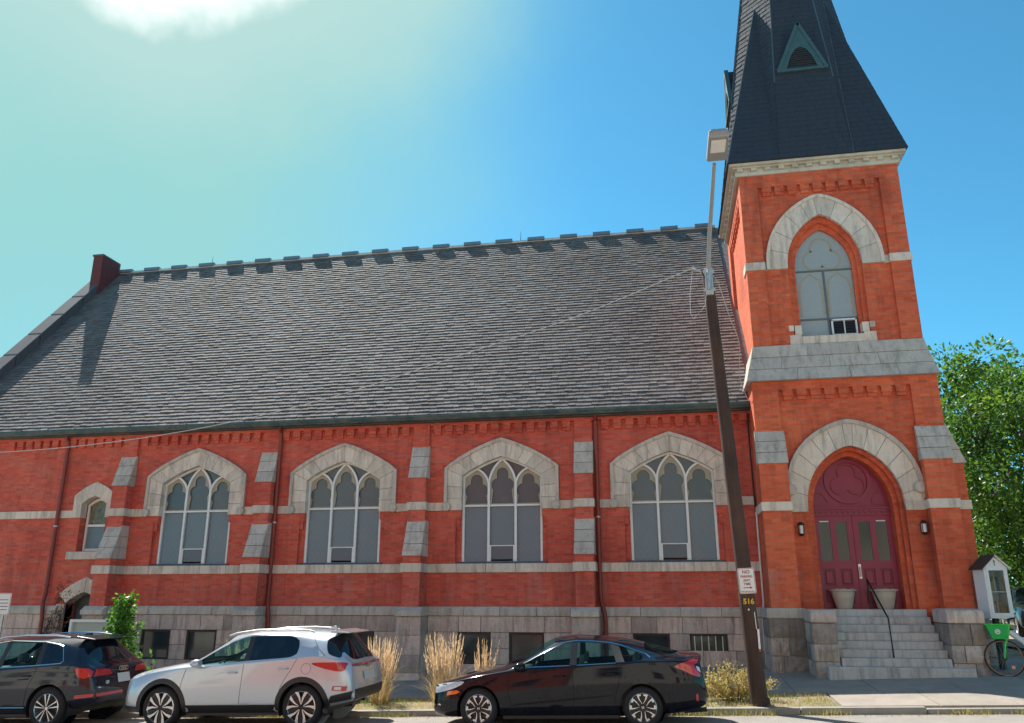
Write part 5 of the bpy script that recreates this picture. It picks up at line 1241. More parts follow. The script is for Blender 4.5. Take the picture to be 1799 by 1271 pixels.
# ---- the dark SUV at the left edge
e = car_root('parked_car', -12.70, 14.05+.93, 'dark brown-grey SUV cut off at the left edge of the street'); e['_dark'] = 'quarter rear'
cols = [dict(xl=-2.28, xs=-2.27, zb=.28, zs=.74, zt=.84, w=.55, ws=.52),
 dict(xl=-2.20, xs=-2.16, zb=.24, zs=.82, zt=.92, w=.80, ws=.74),
 dict(xl=-1.85, xs=-1.8, zb=.23, zs=.92, zt=1.02, w=.92, ws=.83),
 dict(xl=-1.38, xs=-1.38, zb=.23, zs=.97, zt=1.08, w=.94, ws=.87),
 dict(xl=-.95, xs=-1.0, zb=.23, zs=1.0, zt=1.12, w=.945, ws=.885),
 dict(xl=-.84, xs=-.82, xr=-.78, xc=-1.0, zb=.23, zs=1.01, zr=1.06, zt=1.14, w=.945, ws=.885, wr=.82),
 dict(xl=-.25, xs=-.18, xr=-.05, xc=-.15, zb=.23, zs=1.03, zr=1.49, zt=1.59, w=.945, ws=.90, wr=.68),
 dict(xl=.20, xs=.22, xr=.24, xc=.2, zb=.23, zs=1.045, zr=1.53, zt=1.63, w=.945, ws=.90, wr=.68),
 dict(xl=.28, xs=.30, xr=.32, xc=.3, zb=.23, zs=1.05, zr=1.53, zt=1.635, w=.945, ws=.90, wr=.68),
 dict(xl=.95, xs=1.05, xr=1.0, xc=1.0, zb=.23, zs=1.075, zr=1.50, zt=1.63, w=.945, ws=.90, wr=.675),
 dict(xl=1.03, xs=1.13, xr=1.08, xc=1.1, zb=.23, zs=1.08, zr=1.49, zt=1.62, w=.945, ws=.90, wr=.67),
 dict(xl=1.38, xs=1.60, xr=1.42, xc=1.5, zb=.25, zs=1.10, zr=1.43, zt=1.60, w=.94, ws=.885, wr=.66),
 dict(xl=1.70, xs=1.84, xr=1.70, xc=1.78, zb=.30, zs=1.09, zr=1.39, zt=1.565, w=.93, ws=.87, wr=.65),
 dict(xl=2.05, xs=2.10, xr=2.06, xc=2.12, zb=.36, zs=1.04, zr=1.10, zt=1.14, w=.90, ws=.83, wr=.74),
 dict(xl=2.28, xs=2.22, xr=2.20, xc=2.24, zb=.40, zs=.98, zt=1.06, w=.84, ws=.76),
 dict(xl=2.35, xs=2.27, xr=2.25, xc=2.28, zb=.46, zs=.88, zt=.96, w=.70, ws=.66)]
gls = {(5, 6): 'front', (6, 6): 'front', (7, 6): 'pillar', (8, 6): 'backdoor', (9, 6): 'pillar', (10, 6): 'quarter', (5, 8): 'windscreen', (5, 9): 'windscreen', (12, 8): 'rear', (12, 9): 'rear'}
W_ = (-1.405, 1.405)
a1 = Car(e, M['audi'], cols, gls, W_, .365, .415, .945, .23)
a1.wheels_(W_, .365, .945, .24, 'five_twin', .255)
a1.decal('tail_light', [(1.86, 1.045), (2.12, 1.035), (2.20, .98), (2.20, .90), (2.10, .86), (1.98, .88)], M['lamp_red'], both=True, lift=.009)
for sd in (-1, 1): a1.decal('tail_light', [(sd*.80, .89), (sd*.34, .90), (sd*.40, 1.0), (sd*.72, 1.02)] if sd > 0 else [(-.80, .89), (-.72, 1.02), (-.40, 1.0), (-.34, .90)], M['lamp_red'], axis='x', side=1, lift=.010)
a1.decal('bumper_reflector', [(1.94, .52), (2.26, .54), (2.28, .60), (1.96, .58)], M['lamp_red'], both=True, lift=.01)
a1.decal('bumper_reflector', [(-.78, .545), (-.10, .555), (-.10, .60), (-.78, .60)], M['lamp_red'], axis='x', side=1, lift=.012)
a1.decal('bumper_trim', [(-.75, .42), (.75, .42), (.75, .50), (-.75, .50)], M['trim'], axis='x', side=1, lift=.008)
a1.decal('sill_trim', [(-.92, .27), (.92, .27), (.92, .35), (-.92, .35)], M['trim'], both=True, lift=.01, dens=.08)
a1.seam([(-.95, .375), (.95, .375)], r=.012, name='chrome_strip', m=M['chrome'])
a1.decal('number_plate', [(-.20, .74), (.16, .74), (.16, .90), (-.20, .90)], M['plate'], axis='x', side=1, lift=.015)
ringm = MB().lathe([(.036, -.004), (.044, -.004), (.044, .004), (.036, .004), (.036, -.004)], 20, (0, 0, 0), 'y').mesh('emblem_ring', M['chrome'])
for k in range(4):
    o = link(bpy.data.objects.new('emblem_ring', ringm)); o.parent = e; h, _ = a1.hit(.085-.06*k, .985, 'x', 1); o.location = (h.x+.012, .085-.06*k-.02, .985); o.rotation_euler = (0, 0, R(90))
tm = text_mesh('Q5', .075, .003, .002); tm.materials.append(M['chrome']); o = link(bpy.data.objects.new('lettering', tm)); o.parent = e
h, _ = a1.hit(-.50, .77, 'x', 1); o.location = (h.x+.012, -.50, .77); o.rotation_euler = (R(90), 0, R(90))
for pts in ([(.24, 1.04), (.22, .7), (.20, .36)], [(1.10, 1.07), (1.08, .95), (.98, .75), (.93, .38)], [(1.02, 1.0), (1.9, .97)]): a1.seam(pts, r=.0035)
a1.seam([(.75, .86), (.98, .875)], r=.010, name='door_handle', m=M['audi'])
for x_, z_ in ((.04, .90), (.92, .92)): a1.handle(x_, z_, M['audi'])
sill_chrome(a1, [(-.7, 1.045), (.2, 1.07), (1.0, 1.10), (1.55, 1.13), (1.58, 1.17), (1.42, 1.42), (1.3, 1.46), (1.0, 1.515), (.3, 1.545), (-.05, 1.505)], .010)
a1.mirror(-.62, 1.10, .88, M['audi']); a1.mirror(-.62, 1.10, .88, M['audi'], 1)
for sd in (-1, 1): MB().tube([(-.1, sd*.62, 1.575), (.1, sd*.62, 1.62), (.6, sd*.62, 1.638), (1.2, sd*.61, 1.62), (1.5, sd*.60, 1.58)], .015, 8).build('roof_rail', M['chrome'], e, smooth=True, local=True)
MB().add([(1.62, -.60, 1.555), (1.96, -.52, 1.515), (1.96, .52, 1.515), (1.62, .60, 1.555), (1.62, -.60, 1.60), (1.97, -.52, 1.535), (1.97, .52, 1.535), (1.62, .60, 1.60)], BOXF).build('roof_spoiler', M['audi'], e, local=True, bevel=.012)
MB().tube([(2.20, 0, 1.12), (2.10, -.26, 1.18), (2.08, .1, 1.20)], .013, 6).build('rear_wiper', M['trim'], e, local=True)
MB().prism([(1.30, 1.60), (1.50, 1.59), (1.49, 1.645), (1.45, 1.65)], -.03, .03).build('aerial_fin', M['audi'], e, local=True, bevel=.012)
a1.seats((-.05, .85), .40, .45, M['seat_grey'], .66)
MB().box(-.98, -.66, -.75, .75, .65, 1.02).build('dashboard', M['trim'], e, local=True, bevel=.05)

# ------------------------------------------------------------------ utility pole, sign and wires
PX, PY = 1.52, 16.15
pole = empty('utility_pole', (PX, PY, gz(PX, PY)), 'leaning dark timber utility pole with street lamp arm, beside the yellow bush', 'utility pole')
ptop = Vector((1.13, PY, 8.45)); pbase = Vector((PX, PY, gz(PX, PY)-.3))
def onpole(z): t = (z-pbase.z)/(ptop.z-pbase.z); return pbase.lerp(ptop, t)
def pr(z): return .155 + (.112-.155)*(z-pbase.z)/(ptop.z-pbase.z)
MB().tube([pbase.lerp(ptop, k/14)+Vector((random.uniform(-.006, .006), 0, 0)) for k in range(15)], .158, 20, taper=.112).build('shaft', M['pole_wood'], pole, smooth=True)
MB().tube([pbase, pbase+Vector((0, 0, .42))], .20, 16, taper=.165).build('butt', M['pole_wood'], pole, smooth=True)
c = onpole(8.15)
MB().box(c.x-.07, c.x+.09, PY-.17, PY-.10, 7.85, 8.45).box(c.x-.10, c.x+.12, PY-.175, PY-.165, 8.32, 8.40).box(c.x-.10, c.x+.12, PY-.175, PY-.165, 7.92, 8.0).build('bracket', M['galv'], pole, bevel=.008)
arm_pts = [(c.x+.01, PY-.19, 7.95), (c.x+.012, PY-.22, 8.4), (c.x+.03, PY-.9, 8.85), (c.x+.06, PY-1.7, 9.2), (c.x+.08, PY-2.55, 9.50)]
MB().tube(arm_pts, .048, 12, taper=.036).build('lamp_arm', M['galv'], pole, smooth=True)
M['lamp_case'] = mat('grey lamp case', (.30,.30,.29), .5, .15, 8)
lh = MB().box(1.09, 1.44, 12.75, 13.60, 9.54, 9.68).box(1.12, 1.41, 12.80, 13.55, 9.68, 9.74).build('lamp_head', M['lamp_case'], pole, bevel=.03)
MB().box(1.14, 1.39, 12.86, 13.26, 9.525, 9.541).build('lens', M['white_paint'], lh)
MB().lathe([(.001, .0), (.03, .0), (.03, .07), (.001, .07)], 12, (1.2, 12.95, 9.74)).build('photocell', M['lamp_case'], lh)
ins = onpole(8.40)
MB().tube([(ins.x-.10, PY, 8.42), (ins.x-.26, PY-.02, 8.50)], .022, 8).tube([(ins.x-.22, PY-.02, 8.48), (ins.x-.30, PY-.02, 8.53)], .05, 10).build('insulator', M['galv'], pole)
wl_ = [(ins.x-.02, PY-.13, 8.1), (ins.x-.10, PY-.18, 7.6), (ins.x-.34, PY-.14, 7.35), (ins.x-.40, PY-.1, 7.5), (ins.x-.38, PY-.08, 7.9), (ins.x-.30, PY-.04, 8.45)]
MB().tube(wl_, .005, 6).build('jumper_wire', M['white_paint'], pole)
c = onpole(1.25); MB().box(c.x+.10, c.x+.135, PY-.14, PY-.12, .98, 1.32).build('marker_strip', M['white_paint'], pole); MB().box(c.x+.10, c.x+.135, PY-.142, PY-.118, .93, .98).build('marker_strip', M['lamp_red'], pole)
MB().tube([(c.x+.09, PY-.13, 1.32), (c.x+.075, PY-.13, 1.62)], .008, 6).build('marker_wire', M['white_paint'], pole)
yel = mat('yellow number tag', (.72,.42,.03), .5, .15, 20)
c = onpole(1.80)
for k, (ch_, dz) in enumerate((('516', 0),)):
    o = bpy.data.objects.new('pole_number', text_mesh(ch_, .13, .004, .004)); o.data.materials.append(yel); link(o); attach(o, pole)
    o.matrix_basis = Matrix.Translation((c.x+.01, PY-.168, 1.80)) @ Matrix.Rotation(R(90), 4, 'X')
MB().lathe([(.001, -.01), (.016, -.01), (.016, .01)], 10, (c.x, PY-.16, 1.66), 'y').build('nail_head', M['white_paint'], pole)
# no parking sign, its face and print
sg = empty('no_parking_sign', (1.44, PY-.2, 1.95), 'white no parking any time sign with red lettering fixed to the utility pole', 'sign', rot=(0, R(-2.5), 0))
red = mat('sign red ink', (.35,.02,.03), .5, .1, 20, local=True); wht = mat('sign white sheet', (.78,.77,.75), .4, .06, 12, local=True)
def rrect(w, h, r, n=5):
    out = []
    for cx, cy, a0 in ((w/2-r, h/2-r, 0), (-w/2+r, h/2-r, 90), (-w/2+r, -h/2+r, 180), (w/2-r, -h/2+r, 270)):
        out += [(cx+r*math.cos(R(a0+90*i/n)), cy+r*math.sin(R(a0+90*i/n))) for i in range(n+1)]
    return out
pl_ = MB().prism([(x, z+.22) for x, z in rrect(.30, .455, .03)], 0, .004).build('plate', wht, sg, local=True)
MB().holed([(x, z+.22) for x, z in rrect(.284, .438, .026)], [[(x, z+.22) for x, z in rrect(.268, .422, .022)]], -.0015, .0012).build('border', red, sg, local=True)
def letters(t, size, x, z, m, par, y=-.002, bold=.0, sx=1):
    o = bpy.data.objects.new('lettering', text_mesh(t, size, .0008, bold)); o.data.materials.append(m); link(o); o.parent = par
    o.location = (x, y, z); o.rotation_euler = (R(90), 0, 0); o.scale = (sx, 1, 1); return o
letters('NO', .085, 0, .375, red, sg, bold=.002); letters('PARKING', .062, 0, .295, red, sg, bold=.0015, sx=.82); letters('ANY', .062, 0, .225, red, sg, bold=.0012); letters('TIME', .062, 0, .16, red, sg, bold=.0012)
MB().box(-.075, .045, -.003, -.0005, .089, .103).prism([(.045, .072), (.088, .096), (.045, .12)], -.003, -.0005).build('arrow', red, sg, local=True)
for k in range(9): MB().box(-.12+k*.027, -.103+k*.027, -.0025, -.0005, .022, .038).build('print_mark', red, sg, local=True)
MB().box(-.02, .02, .004, .06, .15, .19).box(-.02, .02, .004, .06, .33, .37).build('clamp', M['galv'], sg, local=True)
# wires
wp = [(ins.x-.28, PY-.02, 8.52), (-1.6, PY, 7.62), (-4.25, PY, 6.86), (-7.0, PY, 6.1), (-9.66, PY, 5.58), (-12.3, PY, 5.27), (-15.1, PY, 5.13), (-19, PY, 5.15), (-24, PY, 5.6), (-32, PY, 7.0), (-40, PY, 9.2)]
def spline(p, n=8):
    p = [Vector(v) for v in p]; out = []
    for i in range(len(p)-1):
        a, b, c, d = p[max(i-1, 0)], p[i], p[i+1], p[min(i+2, len(p)-1)]
        for j in range(n):
            t = j/n; out.append(.5*((2*b)+(-a+c)*t+(2*a-5*b+4*c-d)*t*t+(-a+3*b-3*c+d)*t**3))
    return out + [p[-1]]
M['wire'] = mat('pale weathered cable', (.55,.54,.52), .6, .1, 5)
tag(MB().tube(spline(wp), .009, 6).build('overhead_wire', M['wire']), 'pale overhead wire sagging from the pole top across the roof to the left edge', 'wire')
tag(MB().tube(spline([(1.20, PY-.05, 8.35), (1.42, 17.0, 8.45), (1.68, 17.9, 8.0), (1.98, 19.2, 7.75), (2.05, 20.4, 7.25), (2.24, 21.0, 6.85), (2.33, 21.05, 6.75)]), .009, 6).build('service_cable', M['wire']), 'white cable hanging from the pole down to the tower corner at the eaves', 'cable')
MB().tube([(2.18, 20.42, 3.85), (2.17, 20.42, 1.75), (2.12, 20.36, 1.45), (2.12, 20.36, gl(2.1, 20.3))], .022, 8).build('conduit', M['white_paint'], church)
MB().tube([(2.16, 20.47, 6.3), (2.16, 20.47, 5.2), (2.17, 20.47, 3.85)], .02, 8).build('cable_run', M['black_iron'], church)

# ------------------------------------------------------------------ entrance things
M['lamp_glass'] = mat('milky lantern glass', (.75,.75,.72), .25, .1, 20)
def lantern(px, lab):
    x, y, z = cw(px, YT, 3.20); e = empty('wall_lantern', (x, y-.11, z), lab, 'lantern', 'wall lanterns beside the church door')
    MB().box(-.05, .05, .075, .108, .04, .28).build('back_plate', M['black_iron'], e, local=True)
    MB().lathe([(.001, .0), (.045, .005), (.07, .05), (.075, .055)], 12).lathe([(.078, .255), (.08, .27), (.055, .31), (.02, .335), (.001, .34)], 12).build('cap', M['black_iron'], e, local=True)
    MB().lathe([(.001, .05), (.058, .052), (.062, .25), (.001, .258)], 12).build('glass', M['lamp_glass'], e, local=True, smooth=True)
    for k in range(4): a = R(45+90*k); MB().tube([(.07*math.cos(a), .07*math.sin(a), .05), (.07*math.cos(a), .07*math.sin(a), .26)], .008, 6).build('cage_bar', M['black_iron'], e, local=True)
    MB().tube([(0, .0, .15), (.0, .0, .15001)], .076, 16, False).build('cage_ring', M['black_iron'], e, local=True) if False else None
lantern(3.03, 'black wall lantern left of the maroon church door'); lantern(5.63, 'black wall lantern right of the maroon church door')
def planter(px, lab):
    x, y, z = cw(px, 19.93, 1.62); e = empty('planter', (x, y, z), lab, 'planter', 'stone planters at the church door')
    MB().lathe([(.001, .0), (.16, .0), (.18, .03), (.235, .25), (.242, .26), (.245, .29), (.27, .40), (.31, .41), (.315, .445), (.275, .45), (.262, .42), (.001, .40)], 32).build('pot', M['pot'], e, smooth=True, local=True)
    b = MB()
    for k in range(40): a = random.uniform(0, 6.28); r = random.uniform(0, .24); b.box(r*math.cos(a)-.02, r*math.cos(a)+.02, r*math.sin(a)-.02, r*math.sin(a)+.02, .40, random.uniform(.43, .47))
    o = b.build('gravel_fill', M['rubble'], e, local=True); o['kind'] = 'stuff'
planter(3.86, 'pale tapered planter left of the handrail on the church landing'); planter(4.73, 'pale tapered planter behind the handrail on the church landing')
h0, h1, h2, h3 = (Vector(cw(*p)) for p in ((4.34, 19.62, 2.24), (4.40, 18.45, 1.46), (4.41, 18.42, .68), (4.34, 19.62, 1.60)))
hr = empty('handrail', h2, 'thin black iron handrail down the middle of the church steps', 'handrail')
MB().tube([h0, h1, h2], .019, 10).build('rail', M['black_iron'], hr); MB().tube([h0, h3], .019, 10).build('post', M['black_iron'], hr)

# ------------------------------------------------------------------ small library box on its post
M['clear_pane'] = glass_mat('clear pane', (.03,.03,.03), .10, .02, (.92,.95,.95))
lx, ly = 7.0, 20.0; lz = gz(lx, ly)
lib = empty('library_box', (lx, ly, lz), 'white gabled little library box on a post beside the tower', 'library box', rot=(0, 0, R(12)))
MB().box(-.05, .05, .03, .13, -.05, 1.08).build('post', M['dark_wood'], lib, local=True)
bx_ = MB(); bx_.box(-.26, -.22, -.20, .22, 1.06, 2.12).box(.22, .26, -.20, .22, 1.06, 2.12).box(-.22, .22, -.20, .22, 1.06, 1.10).box(-.22, .22, .19, .22, 1.10, 2.12).prism([(-.26, 2.12), (.26, 2.12), (0, 2.36)], -.20, .22)
bx_.build('case', wht, lib, local=True)
for s in (-1, 1): MB().prism([(s*.0, 2.37), (s*.32, 2.075), (s*.32, 2.10), (0, 2.40)], -.26, .27).build('roof_board', wht if s > 0 else M['dark_wood'], lib, local=True)
MB().holed([(-.22, 1.10), (.22, 1.10), (.22, 2.12), (-.22, 2.12)], [[(-.165, 1.17), (.165, 1.17), (.165, 2.06), (-.165, 2.06)]], -.215, .02, back=True).build('door_frame', wht, lib, local=True)
MB().box(-.22, .22, -.19, .19, 1.60, 1.62).build('shelf', wht, lib, local=True)
MB().box(-.165, .165, -.205, -.20, 1.17, 2.06).build('door_pane', M['clear_pane'], lib, local=True)
MB().box(-.004, .004, -.212, -.201, 2.16, 2.28).box(-.022, .022, -.212, -.201, 2.25, 2.262).build('cross', M['black_iron'], lib, local=True)
for zz in (1.105, 1.625):
    x = -.20
    while x < .17:
        w = random.uniform(.02, .05); h = random.uniform(.2, .32); m = mat('book cover', random.choice(((.5,.42,.3), (.3,.12,.08), (.08,.1,.2), (.55,.5,.42), (.35,.25,.12))), .6, .1)
        tag(MB().box(x, x+w-.003, -.10, .08, zz, zz+h).build('book', m, lib, local=True)); x += w

# ------------------------------------------------------------------ green hire bicycle
bx0, by0 = 6.72, 19.15; bz0 = gz(bx0, by0)
bk = empty('bicycle', (bx0, by0, bz0), 'bright green and white hire bicycle with front basket beside the library box', 'bicycle', rot=(R(-3), 0, R(-16)))
M['lime'] = mat('bright green frame paint', (.06,.70,.06), .35, .12, 6, coat=.6, local=True); M['lime_basket'] = mat('green plastic', (.02,.50,.10), .5, .12, 8, local=True)
M['bikewhite'] = mat('white frame paint', (.72,.74,.74), .3, .08, 6, coat=.5, local=True); M['tan_tyre'] = mat('tan tyre wall', (.33,.17,.10), .7, .15, 12, local=True)
def bike_wheel(x):
    r = .345; e = MB()
    n = 40
    for rr, rad, m, nm_ in ((r, .022, M['tyre'], 'tyre'), ):
        pass
    w = MB().lathe([(r+.0+.024*math.cos(R(a)), .024*math.sin(R(a))) for a in range(0, 361, 45)], 48, (x, 0, r), 'y').build('wheel', M['tyre'], bk, local=True, smooth=True)
    MB().lathe([(r-.022, -.018), (r-.002, -.024), (r-.002, .024), (r-.022, .018), (r-.022, -.018)], 48, (x, 0, r), 'y').build('tyre_wall', M['tan_tyre'], w, local=True)
    MB().lathe([(.001, -.05), (.05, -.05), (.05, .05), (.001, .05)], 16, (x, 0, r), 'y').build('hub_motor', M['black_iron'], w, local=True)
    sp = MB()
    for k in range(18): a = 2*math.pi*k/18; sp.tube([(x+.04*math.cos(a), random.choice((-.03, .03)), r+.04*math.sin(a)), (x+(r-.02)*math.cos(a+.15), 0, r+(r-.02)*math.sin(a+.15))], .0022, 4)
    sp.build('spokes', M['galv'], w, local=True)
    MB().box(x+.10, x+.16, -.012, .012, r-.20, r-.14).build('reflector', M['amber'], w, local=True)
bike_wheel(0); bike_wheel(1.10)
MB().tube([(0, -.07, .345), (.05, -.07, .62), (.10, -.05, .75)], .019, 8).tube([(0, .07, .345), (.05, .07, .62), (.10, .05, .75)], .019, 8).tube([(.08, -.06, .72), (.08, .06, .72)], .03, 8).tube([(.09, 0, .70), (.17, 0, 1.02)], .032, 10).build('fork', M['lime'], bk, local=True, smooth=True)
MB().tube([(.17, 0, .98), (.18, 0, 1.10), (.17, .0, 1.12)], .022, 8).tube([(.28, -.30, 1.13), (.20, -.20, 1.12), (.16, 0, 1.11), (.20, .20, 1.12), (.28, .30, 1.13)], .015, 8).build('handlebar', M['black_iron'], bk, local=True)
bs = MB()
q0 = [(-.16, -.13), (.10, -.13), (.10, .13), (-.16, .13)]; q1 = [(-.26, -.20), (.13, -.20), (.13, .20), (-.26, .20)]
bs.add([(x, y, .72) for x, y in q0] + [(x, y, 1.0) for x, y in q1], [(0,3,2,1), (0,1,5,4), (1,2,6,5), (2,3,7,6), (3,0,4,7)])
bko = bs.build('basket', M['lime_basket'], bk, local=True); so = bko.modifiers.new('thick', 'SOLIDIFY'); so.thickness = .008
MB().tube([(-.27, -.21, 1.0), (.135, -.21, 1.0), (.135, .21, 1.0), (-.27, .21, 1.0), (-.27, -.21, 1.0)], .012, 8).build('basket_rim', M['lime'], bk, local=True)
ring(-.06, .86, .028, .05, -.185, -.178).build('badge', wht, bk, local=True); MB().prism([(-.085, .845), (-.03, .865), (-.035, .88), (-.09, .86)], -.186, -.178).build('badge_leaf', wht, bk, local=True)
MB().tube([(.16, 0, .86), (.40, 0, .66), (.66, 0, .36)], .055, 12, taper=.06).build('down_tube', M['bikewhite'], bk, local=True, smooth=True)
MB().tube([(.66, 0, .36), (.56, 0, .95)], .024, 8).tube([(.66, 0, .34), (1.10, -.06, .345)], .018, 8).tube([(.66, 0, .34), (1.10, .06, .345)], .018, 8).tube([(.62, 0, .60), (1.10, 0, .36)], .016, 8).build('rear_frame', M['lime'], bk, local=True)
MB().prism([(.42, .94), (.66, .95), (.70, 1.0), (.60, 1.0), (.44, .97)], -.06, .06).build('saddle', M['black_iron'], bk, local=True, bevel=.02)
MB().tube([(.66, -.10, .34), (.66, .10, .34)], .05, 12).tube([(.66, -.11, .34), (.72, -.11, .18)], .012, 6).tube([(.66, .11, .34), (.60, .11, .50)], .012, 6).build('crank', M['black_iron'], bk, local=True)
MB().box(.67, .77, -.20, -.12, .165, .19).box(.55, .65, .12, .20, .49, .515).build('pedal', M['black_iron'], bk, local=True)

# ------------------------------------------------------------------ notice board and left hand sign
nx, ny = -15.0, 19.9; nz = gz(nx, ny)
NBZ = .32
nb = empty('notice_board', (nx, ny, nz), 'white framed glazed notice board standing behind the sapling', 'notice board')
for x_ in (-.52, .62): MB().box(x_-.04, x_+.04, -.03, .05, -.05, 1.27).build('leg', wht, nb, local=True)
MB().holed([(-.62, .77), (.72, .77), (.72, 1.74), (-.62, 1.74)], [[(-.55, .84), (.65, .84), (.65, 1.67), (-.55, 1.67)]], -.06, .12, back=True).build('frame', wht, nb, local=True)
MB().box(-.55, .65, .03, .05, .84, 1.67).build('back_panel', mat('pale board', (.42,.47,.44), .6, .1, 6), nb, local=True)
for x_ in (-.42, -.08, .26): MB().box(x_, x_+.28, .022, .029, 1.0, 1.34).build('paper_notice', wht, nb, local=True)
ls = empty('street_sign', (-14.50, 16.25, gz(-14.5, 16.25)), 'white street sign on a thin post cut off at the left edge', 'sign')
lz = gz(-14.5, 16.25)
MB().box(-.025, .025, .0, .03, -.1, 2.3).build('post', M['galv'], ls, local=True)
MB().prism([(x-.02, z+1.73-lz) for x, z in rrect(.36, .46, .03)], -.006, -.002).build('plate', wht, ls, local=True)
MB().holed([(x-.02, z+1.73-lz) for x, z in rrect(.34, .44, .028)], [[(x-.02, z+1.73-lz) for x, z in rrect(.325, .425, .024)]], -.0075, .001).build('border', M['copper'], ls, local=True)
for k in range(4): MB().box(-.14, .10, -.008, -.0065, 1.60-lz+k*.07, 1.615-lz+k*.07).build('print_line', M['copper'], ls, local=True)

# ------------------------------------------------------------------ a car in the side street on the right
src = a1.root
cc = copy_tree(src); cc.location = (12.35, 31.5, gz(12.35, 31.5)-.03); cc.rotation_euler = (0, 0, R(78))
tag(cc, 'dark car parked in the side street behind the green bicycle', 'car', 'cars parked in the side street')
for o in bpy.data.objects:
    if '_dark' in o: del o['_dark']
    if o.parent is None and o.name.startswith('parked_car') and o is not cc: pass

# ------------------------------------------------------------------ plants
def leaf_mat(name, cols, rough=.55, trans=.35, tt=(1.25, 1.3, .6)):
    m, nt, b = new_mat(name); L = nt.links
    at = nt.nodes.new('ShaderNodeAttribute'); at.attribute_name = 'tone'
    c = ramp(nt, at.outputs['Fac'], [(i/(len(cols)-1), c_) for i, c_ in enumerate(cols)])
    L.new(c, b.inputs['Base Color']); b.inputs['Roughness'].default_value = rough; b.inputs['Specular IOR Level'].default_value = .4
    tl = nt.nodes.new('ShaderNodeBsdfTranslucent'); L.new(mixc(nt, 1.0, c, tt, 'MULTIPLY'), tl.inputs[0])
    mx = nt.nodes.new('ShaderNodeMixShader'); mx.inputs[0].default_value = trans
    L.new(b.outputs[0], mx.inputs[1]); L.new(tl.outputs[0], mx.inputs[2]); L.new(mx.outputs[0], nt.nodes['Material Output'].inputs[0])
    return m
class Leaves:
    def __init__(s): s.v = []; s.f = []; s.t = []
    def leaf(s, p, d, n, l, w, tone):
        d = d.normalized(); u = d.cross(n).normalized(); k = len(s.v); nn_ = u.cross(d)
        s.v += [tuple(p), tuple(p+d*l*.45+u*w*.5-nn_*l*.05), tuple(p+d*l), tuple(p+d*l*.45-u*w*.5-nn_*l*.05)]
        s.f.append((k, k+1, k+2, k+3)); s.t.append(tone)
    def blade(s, pts, w0, w1, tone, u):
        k = len(s.v); n = len(pts)
        for i, p in enumerate(pts):
            w = (w0+(w1-w0)*i/(n-1))/2; s.v += [tuple(p-u*w), tuple(p+u*w)]
        for i in range(n-1): s.f.append((k+2*i, k+2*i+1, k+2*i+3, k+2*i+2)); s.t.append(tone)
    def build(s, name, m, parent=None):
        me = bpy.data.meshes.new(name); me.from_pydata(s.v, [], s.f); me.materials.append(m)
        a = me.attributes.new('tone', 'FLOAT', 'FACE'); a.data.foreach_set('value', s.t)
        o = link(bpy.data.objects.new(name, me)); return attach(o, parent)
def rv(): 
    while True:
        v = Vector((random.uniform(-1, 1), random.uniform(-1, 1), random.uniform(-1, 1)))
        if .05 < v.length < 1: return v
M['straw'] = leaf_mat('straw grass', [(.40,.27,.12), (.56,.42,.21), (.64,.52,.30), (.46,.40,.19)], .7, .40, (1.1, 1.0, .85))
M['plume'] = leaf_mat('pale plume', [(.70,.54,.34), (.80,.67,.47), (.74,.59,.40)], .8, .45, (1.1, 1.0, .9))
def feather_grass(x, y, hgt, rad, n, lab, seed):
    random.seed(seed); z = gz(x, y); e = empty('feather_grass', (x, y, z), lab, 'ornamental grass', 'feather grass clumps on the verge')
    L1, L2 = Leaves(), Leaves()
    for k in range(n):
        a = random.uniform(0, 6.28); r = rad*.30*math.sqrt(random.random()); b = Vector((x+r*math.cos(a), y+r*math.sin(a), z-.01)); lean = Vector((math.cos(a), math.sin(a), 0))*random.uniform(.02, .42)*hgt*.8
        h = hgt*random.uniform(.62, 1.0); u = Vector((random.uniform(-1, 1), random.uniform(-1, 1), 0)).normalized()
        if k % 5 < 2:      # flowering stalk with plume
            t = b+lean*.7+Vector((0, 0, h)); m_ = b+lean*.25+Vector((0, 0, h*.5))
            L1.blade([b, m_, t], .007, .003, random.random(), u)
            p0 = b.lerp(t, .62)+lean*.02
            for q in range(10):
                s_ = p0.lerp(t, q/9); d = ((t-b).normalized()+rv()*.22); L2.leaf(s_-d*.02, d, rv(), .10, .022*(1-abs(q-4)/11), random.random())
        else:               # arching leaf
            hh = h*random.uniform(.28, .62); t = b+lean*1.5+Vector((0, 0, hh)); m_ = b+lean*.5+Vector((0, 0, hh*.7))
            L1.blade([b, b.lerp(m_, .5)+lean*.02, m_, m_.lerp(t, .6)+Vector((0, 0, .03)), t], .011, .003, random.random(), u)
    L1.build('blades', M['straw'], e); L2.build('plumes', M['plume'], e)
feather_grass(-5.86, 16.75, 1.26, .56, 260, 'tall feathery straw-coloured grass clump behind the silver white SUV tail', 1)
feather_grass(-4.56, 16.85, 1.30, .66, 230, 'tall feathery straw-coloured grass clump at the black saloon nose', 2)
feather_grass(-3.74, 16.95, 1.16, .34, 80, 'small straw-coloured grass tuft showing above the black saloon bonnet', 3)
feather_grass(-8.95, 16.8, 1.25, .5, 180, 'straw-coloured grass tips showing above the silver white SUV bonnet', 4)
